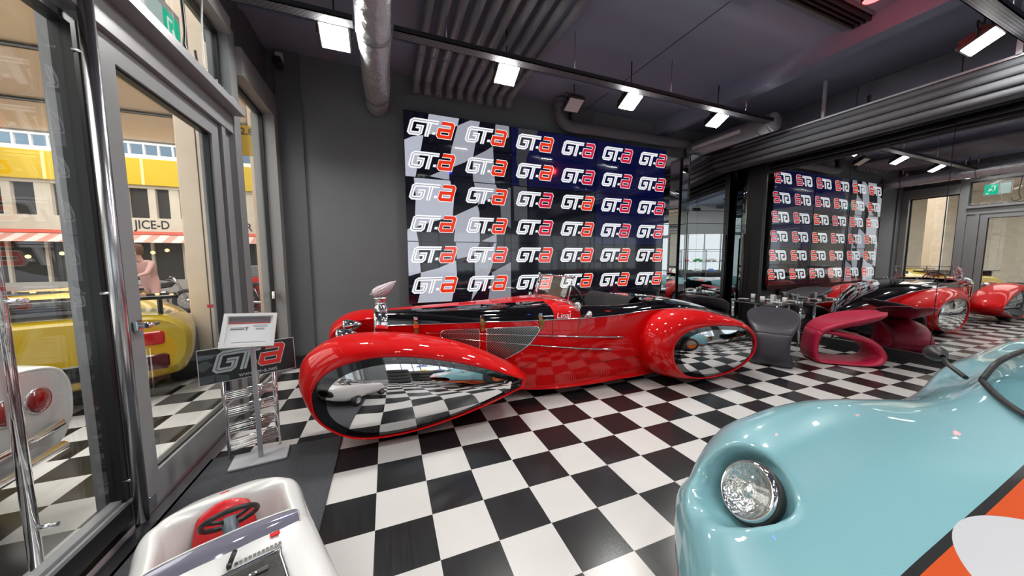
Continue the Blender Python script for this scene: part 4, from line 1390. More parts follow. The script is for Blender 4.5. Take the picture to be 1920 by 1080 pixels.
    # door mirrors
    for sgn in (-1, 1):
        b = MB().tube([(3.20, GY + sgn * .64, .775), (3.34, GY + sgn * .74, .80), (3.46, GY + sgn * .80, .815)], .012, 8)
        sec = [(-.08, .012), (-.05, .035), (0, .05), (.04, .052), (.05, .045), (.05, .0)]
        b.lathe([(r, h) for h, r in sec], (3.52, GY + sgn * .84, .825), Vector((.8, sgn * .5, .0)), 20)
        b.build('door_mirror', 'black', car)
    # wiper
    MB().tube([(2.60, GY + .1, .765), (2.95, GY + .35, .90), (3.05, GY + .42, .93)], .006, 6).build('wiper', 'black', car)
    # wheels with orange rims
    orim = mat('orange_rim', (.75, .16, .01), .3, .2, coat=.5)
    for x in (1.78, 4.55):
        for sgn in (-1, 1):
            yy = GY + sgn * .87
            wh = MB().lathe([(.19, -.13), (.27, -.14), (.31, -.10), (.315, 0), (.31, .10), (.27, .14), (.19, .13)], (x, yy, .315), 'y', 44).build('tyre', 'rubber', car)
            MB().lathe([(.195, .115), (.185, .13), (.165, .09), (.06, .07), (.05, .10), (0, .10)], (x, yy, .315), Vector((0, sgn, 0)), 30).build('rim', orim, wh)
            sp_ = MB()
            for k in range(10):
                a = 2 * PI * k / 10
                sp_.tube([(x + .05 * math.cos(a), yy + sgn * .10, .315 + .05 * math.sin(a)), (x + .175 * math.cos(a), yy + sgn * .115, .315 + .175 * math.sin(a))], .012, 6)
            sp_.build('spokes', orim, wh)
    for k, (x, yy, rr) in enumerate(((1.02, GY - .26, .016), (1.02, GY + .26, .016))):
        MB().lathe([(0, .012), (.012, .01), (.016, 0)], (x + .02, yy, .52), 'z', 12).build('hood_pin', 'chrome', car)


race_car()


# ------------------------------------------------------------------ white pedal car
def pedal_car():
    rz = math.radians(21.2)
    car = thing('pedal_car', 'small white toy pedal car with red seat at the lower left edge', 'toy car', (-.456, -1.03, .0), rz)
    W = mat('white_enamel', (.68, .68, .68), .3, coat=1)
    S = [  # y (rear positive), half profile x,z
        (.545, [(0, .20), (.06, .20), (.10, .22), (.12, .26), (.11, .30), (.09, .315), (.06, .325), (.03, .33), (0, .33)]),
        (.53, [(0, .14), (.09, .14), (.125, .18), (.14, .25), (.135, .31), (.12, .345), (.10, .36), (.05, .365), (0, .365)]),
        (.46, [(0, .11), (.15, .11), (.20, .15), (.215, .24), (.205, .33), (.175, .375), (.14, .39), (.07, .395), (0, .395)]),
        (.41, [(0, .10), (.17, .10), (.225, .14), (.245, .24), (.235, .345), (.19, .40), (.14, .405), (.07, .405), (0, .405)]),
        (.385, [(0, .10), (.18, .10), (.24, .14), (.26, .24), (.25, .345), (.205, .403), (.12, .39), (.06, .38), (0, .375)]),
        (.34, [(0, .10), (.19, .10), (.25, .14), (.28, .24), (.27, .345), (.235, .402), (.185, .392), (.14, .22), (0, .17)]),
        (.24, [(0, .10), (.19, .10), (.255, .14), (.28, .24), (.27, .34), (.235, .395), (.192, .388), (.165, .16), (0, .13)]),
        (.12, [(0, .10), (.19, .10), (.255, .14), (.28, .24), (.272, .335), (.235, .39), (.195, .384), (.17, .15), (0, .13)]),
        (.065, [(0, .10), (.19, .10), (.255, .14), (.282, .24), (.275, .335), (.235, .392), (.20, .39), (.17, .30), (0, .27)]),
        (.045, [(0, .10), (.19, .10), (.255, .14), (.282, .24), (.275, .335), (.235, .395), (.17, .41), (.09, .415), (0, .418)]),
        (-.05, [(0, .10), (.19, .10), (.26, .14), (.286, .24), (.278, .335), (.235, .385), (.16, .395), (.08, .40), (0, .40)]),
        (-.3, [(0, .10), (.19, .10), (.265, .14), (.292, .24), (.285, .33), (.24, .375), (.16, .375), (.08, .375), (0, .375)]),
        (-.5, [(0, .11), (.18, .11), (.25, .15), (.275, .23), (.265, .31), (.22, .35), (.15, .35), (.08, .35), (0, .35)]),
        (-.60, [(0, .14), (.13, .14), (.19, .17), (.21, .22), (.20, .27), (.17, .29), (.12, .30), (.06, .30), (0, .30)]),
        (-.615, [(0, .17), (.08, .17), (.13, .19), (.15, .22), (.14, .25), (.12, .26), (.08, .265), (.04, .27), (0, .27)]),
    ]
    b = MB()
    for sgn in (-1, 1):
        g = crgrid([[(sgn * x, y, z) for x, z in p] for y, p in S], 6, 5)
        b.grid(g)
    b.build('body', W, car, world=False, weld=True, fixn=True)
    redm = noisy(mat('seat_vinyl', (.55, .006, .012), .35, coat=.3), 12, .2, .15)
    rows = []
    for y, z, hw in ((.405, .375, .07), (.39, .395, .09), (.355, .36, .10), (.32, .28, .115), (.30, .22, .12), (.26, .20, .125), (.12, .20, .13), (.10, .17, .13)):
        rows.append([(-.01 + hw * t, y, z - .03 * t * t + (-.02 if abs(t) == 1 else 0)) for t in (-1, -.9, -.5, 0, .5, .9, 1)])
    MB().grid(crgrid(rows, 3, 2)).build('seat', redm, car, world=False, label='red vinyl seat')
    # steering wheel
    c0 = Vector((.01, .145, .455)); n = Vector((0, .75, .66)).normalized(); e1 = Vector((1, 0, 0)); e2 = n.cross(e1)
    b = MB().tube([tuple(c0 + e1 * .085 * math.cos(2 * PI * k / 36) + e2 * .085 * math.sin(2 * PI * k / 36)) for k in range(36)], .0095, 10, closed=True)
    for a in (PI * .5, PI * 1.17, PI * 1.83):
        b.tube([tuple(c0 - n * .012), tuple(c0 + e1 * .08 * math.cos(a) + e2 * .08 * math.sin(a))], .007, 6)
    sw = b.build('steering_wheel', 'black', car, world=False)
    MB().tube([tuple(c0), tuple(c0 - n * .15)], [.026, .018], 14).build('steering_column', mat('grey_blue', (.10, .13, .16), .4), sw, world=False)
    # windscreen strip
    wsm = mat('tinted_screen', (.27, .26, .34), .08, .3, coat=1)
    top = [(-.215, .060, .432), (-.1, .055, .452), (0, .052, .456), (.1, .055, .452), (.215, .060, .432)]
    bot = [(-.22, .022, .396), (-.11, .004, .404), (0, -.002, .408), (.11, .004, .404), (.22, .022, .396)]
    MB().grid(crgrid([top, [tuple((a + c) / 2 + (.012 if k == 2 else 0) for k, (a, c) in enumerate(zip(p, q))) for p, q in zip(top, bot)], bot], 3, 4)).build('windscreen', wsm, car, world=False)
    MB().tube(cr([bot[0], top[0], top[1], top[2], top[3], top[4], bot[4]], 4), .0035, 6).build('windscreen_rim', 'white', car, world=False)
    # hood opening with a mock engine
    h = MB().tube(cr([(-.10, -.09, .406), (.12, -.09, .406), (.14, -.12, .405), (.15, -.38, .382), (.12, -.41, .378), (-.12, -.41, .378), (-.14, -.38, .382), (-.13, -.12, .405)], 4, True), .006, 6, closed=True)
    ho = h.build('engine_bezel', 'chrome', car, world=False)
    MB().box(-.13, .14, -.40, -.10, .386, .397, rot=Matrix.Rotation(.08, 4, 'X')).build('engine_panel', noisy(mat('engine_dark', (.05, .05, .05), .3, .5), 60, .8), ho, world=False)
    e = MB()
    for k in range(4):
        e.lathe([(.03, 0), (.034, .012), (.03, .025), (.012, .03), (0, .03)], (-.075 + .05 * k, -.22, .392), 'z', 16)
    e.tube([(-.09, -.15, .41), (.1, -.15, .41)], .007, 8).tube([(-.09, -.29, .405), (.1, -.29, .405)], .007, 8)
    e.build('mock_engine', 'chrome', ho, world=False)
    # raised row of small letters beside the windscreen (too blurred to read: plain bars)
    lt = MB()
    for k in range(11):
        lt.box(.015 + k * .0125, .0235 + k * .0125, -.062, -.046, .400, .404)
    lt.build('badge_letters', 'steel', car, world=False)
    bd = MB().box(.12, .15, -.012, .006, .409, .413); bd.build('badge', 'red', car, world=False, label='small red badge')
    MB().box(-.02, .012, .44, .448, .398, .402).build('badge', 'red', car, world=False, label='small red badge')
    MB().lathe([(0, .02), (.018, .015), (.02, 0)], (-.155, .13, .17), 'z', 14).lathe([(0, .03), (.02, .02), (.022, 0)], (-.13, .10, .17), 'z', 14).build('pedal_knob', 'black', car, world=False)
    MB().tube([(.0, -.055, .408), (.012, -.035, .425), (.018, -.02, .428)], .008, 8).lathe([(0, -.008), (.010, -.006), (.010, .006), (0, .008)], (.0, -.06, .412), 'x', 12).build('hood_catch', 'black', car, world=False)
    for y in (.33, -.38):
        for s in (-1, 1):
            x = s * .262
            wh = MB().lathe([(.05, -.025), (.085, -.028), (.098, -.015), (.098, .015), (.085, .028), (.05, .025)], (x, y, .10), 'x', 32).build('tyre', 'rubber', car, world=False)
            MB().lathe([(.055, .026), (.045, .018), (.03, .022), (.02, .03), (0, .032)], (x, y, .10), Vector((s, 0, 0)), 24).build('hub_cap', 'chrome', wh, world=False)


pedal_car()


# ------------------------------------------------------------------ sign stands
def stands():
    rz = math.radians(7)
    t = thing('information_stand', 'silver pole stand holding a white framed information sheet by the glass door', 'sign stand', (-.80, .37, 0), rz)
    MB().rbox(-.17, .17, -.10, .10, .012, .032, .012).build('base_plate', 'silver', t, world=False)
    MB().rbox(-.013, .013, -.02, .02, .03, .93, .006).build('pole', 'silver', t, world=False)
    R = Matrix.Translation((-.005, -.03, .975)) @ Matrix.Rotation(-.55, 4, 'X') @ Matrix.Rotation(.06, 4, 'Y')
    b = MB(); w_, h_ = .150, .125
    for q in ((-w_, w_, -h_, -h_ + .022), (-w_, w_, h_ - .022, h_), (-w_, -w_ + .022, -h_ + .022, h_ - .022), (w_ - .022, w_, -h_ + .022, h_ - .022)):
        b.box(q[0], q[1], -.012, .008, q[2], q[3])
    f = b.xf(R).build('sign_frame', 'white', t, world=False)
    MB().box(-w_ + .01, w_ - .01, .0, .006, -h_ + .01, h_ - .01).xf(R).build('sheet', mat('paper', (.78, .80, .82), .35, coat=.6), f, world=False)
    MB().box(-.12, .115, -.0015, 0, .060, .098).xf(R).build('header_band', mat('header_grey', (.16, .13, .15), .4), f, world=False)
    MB().box(-.12, .115, -.0015, 0, .050, .058).xf(R).build('red_line', 'redmatte', f, world=False)
    b = MB()
    for z in (.034, .026):
        b.box(.02, .10, -.001, 0, z, z + .003)
    for z in (.012, .004):
        b.box(.035, .085, -.001, 0, z, z + .003)
    b.box(-.105, -.005, -.001, 0, .018, .022).box(-.105, -.03, -.001, 0, .005, .014).box(-.02, -.012, -.001, 0, .0, .026).box(-.09, .10, -.001, 0, -.088, -.085)
    b.xf(R).build('printed_lines', mat('print_grey', (.2, .18, .22), .5), f, world=False)

    # brochure rack with the GT-a board
    rz = math.atan2(.22, .50)
    t = thing('brochure_rack', 'chrome brochure rack with a black GT-a sign board, behind the information stand', 'display rack', (-.87, .505, 0), rz)
    R = Matrix.Translation((0, -.04, .73)) @ Matrix.Rotation(-.12, 4, 'X')
    bd = MB().box(-.275, .275, 0, .012, -.12, .12).xf(R).build('sign_board', 'black', t, world=False)
    e = MB()
    for q in ((-.278, .278, .118, .122), (-.278, .278, -.122, -.118), (-.278, -.274, -.118, .118), (.274, .278, -.118, .118)):
        e.box(q[0], q[1], -.003, .013, q[2], q[3])
    e.xf(R).build('board_edge', 'silver', bd, world=False)
    fl = MB()
    for q in ([(-.275, .05), (-.20, .055), (-.17, .08), (-.275, .085)], [(-.275, -.02), (-.25, -.03), (-.20, .01), (-.23, .045), (-.275, .03)], [(-.275, -.115), (-.20, -.11), (-.19, -.06), (-.275, -.06)], [(-.19, -.115), (-.12, -.115), (-.12, -.08), (-.19, -.06)], [(-.15, .08), (-.05, .10), (-.08, .12), (-.16, .12)]):
        fl.poly([(x, -.0008, z) for x, z in q])
    fl.xf(R).build('flag_print', mat('print_dim', (.07, .085, .09), .3, coat=.5), bd, world=False)
    lb = MB()
    logo(lb, lambda x, z, d: (-.215 + x, -.001 - d, -.055 + z), 0, 1, 2, scale=.152, step=.0006)
    lb.xf(R).build('logo', [mat('logo_pale', (.55, .63, .66), .35), mat('logo_line', (.12, .14, .15), .4), mat('logo_red', (.75, .02, .01), .35)], bd, world=False)
    tm = text_mb('www.gt-a.net', .042, bold=.0006)
    tm.v = [(p[0] - .07, -.0015, p[2] - .105) for p in tm.v]
    tm.xf(R).build('web_address', mat('print_light', (.45, .5, .52), .4), bd, world=False)
    for x in (-.15, .15):
        for y in (.0, .12):
            MB().tube([(x, y, .0), (x, y, .62 if y < .1 else .86)], .0085, 10).build('upright', 'chrome', t, world=False)
    for z in (.07, .20, .33, .45):
        s = MB()
        s.tube([(-.15, 0, z), (.15, 0, z), (.15, .12, z + .03), (-.15, .12, z + .03)], .005, 6, closed=True)
        for k in range(1, 5):
            s.tube([(-.15, .024 * k, z + .006 * k), (.15, .024 * k, z + .006 * k)], .003, 6)
        s.tube([(-.15, 0, z + .04), (.15, 0, z + .04)], .004, 6)
        s.build('wire_shelf', 'chrome', t, world=False)


stands()


# ------------------------------------------------------------------ chairs
def ribbon_chair(name, m, label, loc, rz, sc=1.0):
    """one band of upholstery: floor loop, front lobe and a cupped shell that sweeps forward"""
    t = thing(name, label, 'chair', loc, rz, 'ribbon lounge chairs')
    # u, z, half width, thickness, cup
    P = [(.82, .76, .10, .020, .02), (.72, .70, .24, .035, .05), (.55, .63, .31, .045, .08), (.35, .58, .32, .05, .07), (.16, .54, .28, .055, .03), (.05, .46, .22, .055, 0), (.01, .32, .20, .05, 0), (.0, .16, .21, .05, 0),
         (.03, .05, .24, .04, 0), (.12, .03, .26, .028, 0), (.35, .03, .27, .028, 0), (.58, .035, .27, .032, 0), (.71, .07, .26, .05, 0), (.76, .16, .24, .055, 0), (.70, .28, .23, .055, 0), (.56, .38, .24, .05, 0), (.38, .43, .25, .045, 0), (.22, .46, .22, .04, 0), (.10, .47, .18, .035, 0)]
    Q = cr(P, 6)
    N = len(Q)
    rows = []
    K = 20
    for i, (u, z, hw, th, cup) in enumerate(Q):
        a, c = Q[max(0, i - 1)], Q[min(N - 1, i + 1)]
        tx, tz = c[0] - a[0], c[1] - a[1]
        l = math.hypot(tx, tz) or 1
        nx, nz = tz / l, -tx / l      # outward normal
        row = []
        for k in range(K):
            an = 2 * PI * k / K
            cu, su = math.cos(an), math.sin(an)
            v = hw * math.copysign(abs(cu) ** .55, cu)
            o = th * math.copysign(abs(su) ** .8, su)
            o2 = cup * (abs(v) / hw) ** 2.5
            row.append((u + nx * (o) + 0, v, z + nz * o + o2 * 1.2))
        rows.append([(p[0] * sc, p[1] * sc, max(.002, p[2] * sc)) for p in row])
    # shell (upper sweep) and base loop as two parts of the same band
    cut = 5 * 6
    MB().grid(rows[:cut + 1], 0, True, True).build('seat_shell', m, t, world=False, fixn=True)
    MB().grid(rows[cut:], 0, True, True).build('base_loop', m, t, world=False, fixn=True)
    return t


def furniture():
    pink = noisy(mat('pink_vinyl', (.46, .012, .055), .42, coat=.15), 5, .12, .08)
    dark = noisy(mat('anthracite_vinyl', (.045, .042, .055), .42, coat=.15), 5, .15, .08)
    ribbon_chair('lounge_chair', pink, 'pink sculpted ribbon lounge chair in front of the mirror wall', (5.80, .32, 0), math.radians(-40), .94)
    ribbon_chair('lounge_chair', dark, 'dark grey sculpted lounge chair directly right of the red car tail', (4.92, .30, 0), math.radians(32), .93)
    ribbon_chair('lounge_chair', dark, 'dark grey lounge chair behind the red car, left of the glass table', (5.85, 1.80, 0), math.radians(192), 1.08)
    # glass table
    t = thing('glass_table', 'low rectangular glass table with chrome legs behind the chairs', 'table', (6.35, 1.5, 0))
    MB().rbox(6.02, 6.80, .85, 1.72, .70, .715, .02).build('glass_top', 'window', t)
    for x in (6.09, 6.73):
        for y in (.92, 1.65):
            MB().tube([(x, y, 0), (x, y, .70)], .018, 12).build('leg', 'chrome', t)
    MB().tube([(6.09, .92, .68), (6.73, .92, .68), (6.73, 1.65, .68), (6.09, 1.65, .68)], .012, 8, closed=True).build('frame', 'chrome', t)
    paper = mat('table_white', (.75, .75, .72), .5)
    spots = [(6.16, .98), (6.36, .97), (6.60, 1.0), (6.20, 1.22), (6.46, 1.25), (6.66, 1.32), (6.18, 1.52), (6.48, 1.55)]
    for k, (x, y) in enumerate(spots):
        if k % 2 == 0:
            o = MB().lathe([(0, 0), (.035, .0), (.055, .012), (.085, .018), (.083, .022), (.05, .014), (0, .008)], (x, y, .716), 'z', 24).build('plate', paper)
            tag(o, 'white plate lying on the glass table', 'plate', 'plates on the glass table')
        else:
            o = MB().lathe([(.022, 0), (.034, .004), (.036, .09), (.033, .09), (.031, .008), (0, .008)], (x, y, .716), 'z', 20).build('cup', paper)
            tag(o, 'white cup standing on the glass table', 'cup', 'cups on the glass table')
    o = MB().rbox(6.30, 6.38, 1.10, 1.16, .716, .83, .008).build('menu_holder', 'white')
    tag(o, 'small white menu holder upright in the middle of the glass table', 'menu holder')


furniture()

# ------------------------------------------------------------------ the arcade outside the glass
def outside():
    struct(MB().box(-14, -1.42, -8, 12, 4.8, 4.9).build('ceiling_arcade', 'hallceil'))
    for k, (y, x0, x1) in enumerate(((3.0, -6, -1.5), (5.2, -7, -1.5), (7.6, -9, -1.5))):
        tag(MB().box(x0, x1, y, y + .05, 4.72, 4.78).build('ceiling_track', 'dark'), ['dark lighting track on the arcade ceiling nearest the glass', 'dark lighting track across the middle of the arcade ceiling', 'dark lighting track on the arcade ceiling near the far shopfront'][k], 'track', 'lighting tracks of the arcade')
    b = MB()
    struct(MB().box(-14, -1.38, 10.3, 10.5, 0, 4.9).build('wall_arcade', 'cream'))
    struct(MB().box(-1.42, -1.30, 2.83, 10.3, 0, 4.9).build('wall_passage', 'beige'))
    struct(MB().box(-14.2, -14, -8, 10.5, 0, 4.9).build('wall_arcade_left', 'cream'))
    # shopfront: glazed gallery, yellow fascia, windows, letter band, awning, shop windows
    t = thing('shopfront', 'two-storey shopfront with yellow fascia and cream letter band across the arcade', 'shopfront', (-6, 10.1, 0))
    MB().box(-13.9, -1.5, 10.0, 10.29, 3.58, 4.30).build('yellow_fascia', 'yellow', t)
    MB().box(-13.9, -1.5, 10.05, 10.29, 4.30, 4.42).build('white_band', 'white', t)
    MB().box(-13.9, -1.5, 10.12, 10.29, 4.42, 4.72).build('gallery_glazing', emis('sky_light', (.55, .75, .95), 1.0), t)
    b = MB()
    for k in range(41):
        b.box(-13.9 + k * .31, -13.86 + k * .31, 10.06, 10.12, 4.42, 4.76)
    b.box(-13.9, -1.5, 10.05, 10.12, 4.70, 4.76)
    b.build('gallery_bars', 'white', t)
    b = MB()
    for k in range(13):
        b.box(-13.8 + k * .95, -13.74 + k * .95, 9.98, 10.0, 3.58, 4.30)
    b.build('fascia_seams', mat('pale_yellow', (.9, .8, .35), .5), t)
    MB().box(-13.9, -1.5, 10.2, 10.29, 2.62, 3.58).build('upper_windows', 'dark', t)
    b = MB()
    random.seed(3)
    x = -13.9
    while x < -1.6:
        wd = random.choice((.16, .3, .22))
        b.box(x, x + wd, 10.1, 10.2, 2.62, 3.58)
        x += wd + random.choice((.3, .55, .42))
    b.box(-13.9, -1.5, 10.08, 10.2, 3.5, 3.58)
    b.build('window_piers', 'cream', t)
    MB().box(-13.9, -1.5, 10.02, 10.29, 2.28, 2.66).build('letter_band', 'cream', t)
    lb = MB()
    tm = text_mb('JICE-D', .34, bold=.006)
    tm.v = [(-6.46 + p[0] * .80, 10.018, 2.36 + p[2]) for p in tm.v]
    tm.build('letters', 'ink', t)
    for s, x in (('G', -4.95), ('R', -3.92)):
        tm = text_mb(s, .34, bold=.006)
        tm.v = [(x + p[0] * .80, 10.018, 2.36 + p[2]) for p in tm.v]
        tm.build('letters', 'ink', t)
    MB().box(-13.9, -1.5, 9.98, 10.02, 2.20, 2.27).build('red_strip', mat('neon_red', (.8, .12, .08), .4, emit=(.9, .15, .1), es=.5), t)
    b = MB()
    n = 62
    for k in range(n):
        x0 = -13.9 + k * .2
        b.add([(x0, 9.98, 2.18), (x0 + .2, 9.98, 2.18), (x0 + .2, 9.55, 1.95), (x0, 9.55, 1.95)], [(0, 1, 2, 3)], k % 2)
    b.build('awning', [mat('awning_white', (.72, .62, .58), .7), mat('awning_rose', (.60, .30, .25), .7)], t)
    MB().box(-13.9, -1.5, 10.15, 10.29, .9, 1.98).build('shop_windows', 'dark', t)
    b = MB()
    for k in range(18):
        x0 = -13.9 + k * .7
        b.box(x0, x0 + .06, 10.08, 10.15, 0, 1.98)
    b.build('window_bars', 'cream', t)
    MB().box(-13.9, -1.5, 10.05, 10.15, 0, .9).build('stall_riser', mat('riser_grey', (.45, .44, .42), .7), t)
    warm = emis('warm_lamp', (1, .62, .25), 5)
    for k in range(22):
        x = -13.5 + k * .56 + random.uniform(-.15, .15)
        o = MB().lathe([(0, -.05), (.04, -.03), (.05, 0), (.04, .03), (0, .05)], (x, 9.90, random.uniform(1.45, 1.8)), 'z', 12).build('shop_lamp', warm)
        tag(o, 'small warm lamp glowing in the shop window across the arcade', 'lamp', 'warm lamps in the far shop windows')
    # columns
    for (x0, x1, y0, y1, lab) in ((-2.30, -1.88, 3.0, 3.4, 'beige stone column outside the glass door, beside the yellow car'), (-2.03, -1.62, 4.6, 5.0, 'beige stone column seen through the narrow window near the back wall'), (-6.2, -5.8, 3.2, 3.6, 'beige stone column far left in the arcade, behind the cars')):
        c = thing('stone_column', lab, 'column', ((x0 + x1) / 2, (y0 + y1) / 2, 0), 0, 'stone columns of the arcade')
        MB().rbox(x0, x1, y0, y1, 0, 4.8, .02).build('shaft', 'beige', c)
        MB().box((x0 + x1) / 2 - .006, (x0 + x1) / 2 + .006, y0 - .004, y0, .3, 4.8).build('joint', 'dark', c)
        MB().box(x0 - .02, x1 + .02, y0 - .02, y1 + .02, 0, .12).build('plinth', 'beige', c)
    # yellow hanging sign
    t = thing('hanging_sign', 'yellow hanging sign with small dark figures seen through the narrow window', 'sign', (-1.7, 3.5, 3.0))
    MB().box(-1.92, -1.47, 3.5, 3.53, 2.98, 3.40).build('sign_board', 'yellow', t)
    tm = text_mb('12.84', .13, bold=.003); tm.v = [(-1.85 + p[0], 3.498, 3.27 + p[2]) for p in tm.v]
    tm.build('figures', 'ink', t)
    MB().tube([(-1.8, 3.515, 3.4), (-1.8, 3.515, 4.8)], .006, 6).tube([(-1.55, 3.515, 3.4), (-1.55, 3.515, 4.8)], .006, 6).build('hanger', 'steel', t)
    # barrier posts with a red belt
    t = thing('belt_barrier', 'black post barrier with a thin red belt outside the glass', 'barrier', (-1.9, 2.5, 0))
    for x in (-1.56,):
        MB().lathe([(0, 0), (.14, 0), (.14, .015), (.02, .03), (.02, .90), (.03, .91), (.03, .95), (0, .96)], (x, 2.72, 0), 'z', 20).build('post', 'black', t)
    MB().box(-2.0, -1.57, 2.71, 2.713, .87, .91).build('belt', mat('belt_red', (.5, .01, .02), .6), t)
    # red cabinet and red small car shapes by the shopfront
    o = MB().rbox(-3.95, -3.35, 9.2, 9.7, 0.05, .95, .04).box(-3.9, -3.4, 9.18, 9.2, .15, .5).box(-3.9, -3.4, 9.18, 9.2, .55, .85).build('red_cabinet', mat('cabinet_red', (.62, .02, .02), .4))
    tag(o, 'red cabinet standing by the far shopfront, seen through the narrow window', 'cabinet')
    o = MB().rbox(-3.98, -3.32, 9.25, 9.65, .955, 1.3, .05).build('grey_case', mat('case_grey', (.2, .21, .23), .4))
    tag(o, 'grey case lying on the red cabinet by the shopfront', 'case')


outside()


def motorcycle(x, y, rz, label):
    t = thing('motorcycle', label, 'motorcycle', (x, y, 0), rz, 'motorcycles in the far shop window')
    for u in (-.62, .62):
        wv = MB().tube([(u + .28 * math.cos(2 * PI * k / 28), 0, .33 + .28 * math.sin(2 * PI * k / 28)) for k in range(28)], .05, 8, closed=True).build('wheel', 'rubber', t, world=False)
        s = MB().lathe([(0, -.05), (.05, -.05), (.05, .05), (0, .05)], (u, 0, .33), 'y', 14)
        for k in range(8):
            a = PI * k / 4
            s.tube([(u, 0, .33), (u + .26 * math.cos(a), 0, .33 + .26 * math.sin(a))], .006, 5)
        s.build('spokes', 'steel', wv, world=False)
    MB().tube([(.62, 0, .33), (.42, 0, .85), (.36, 0, 1.0)], .03, 8).tube([(.36, -.32, 1.02), (.38, 0, 1.0), (.36, .32, 1.02)], .015, 8).build('fork', 'steel', t, world=False)
    MB().lathe([(0, -.28), (.09, -.2), (.13, 0), (.10, .2), (0, .28)], (.12, 0, .82), 'x', 16).build('tank', 'glossblack', t, world=False)
    MB().rbox(-.55, -.1, -.11, .11, .72, .82, .04).build('saddle', 'black', t, world=False)
    MB().rbox(-.2, .25, -.13, .13, .30, .62, .06).tube([(.1, -.12, .4), (-.2, -.15, .25), (-.8, -.16, .3)], .035, 10).tube([(-.62, 0, .33), (-.3, 0, .4), (-.4, 0, .74)], .025, 8).build('engine', 'steel', t, world=False)


motorcycle(-5.75, 9.2, .25, 'silver and black motorcycle parked before the far shopfront, left of the stone column')
motorcycle(-3.1, 9.0, .1, 'silver and black motorcycle before the far shopfront, right of the red cabinet')


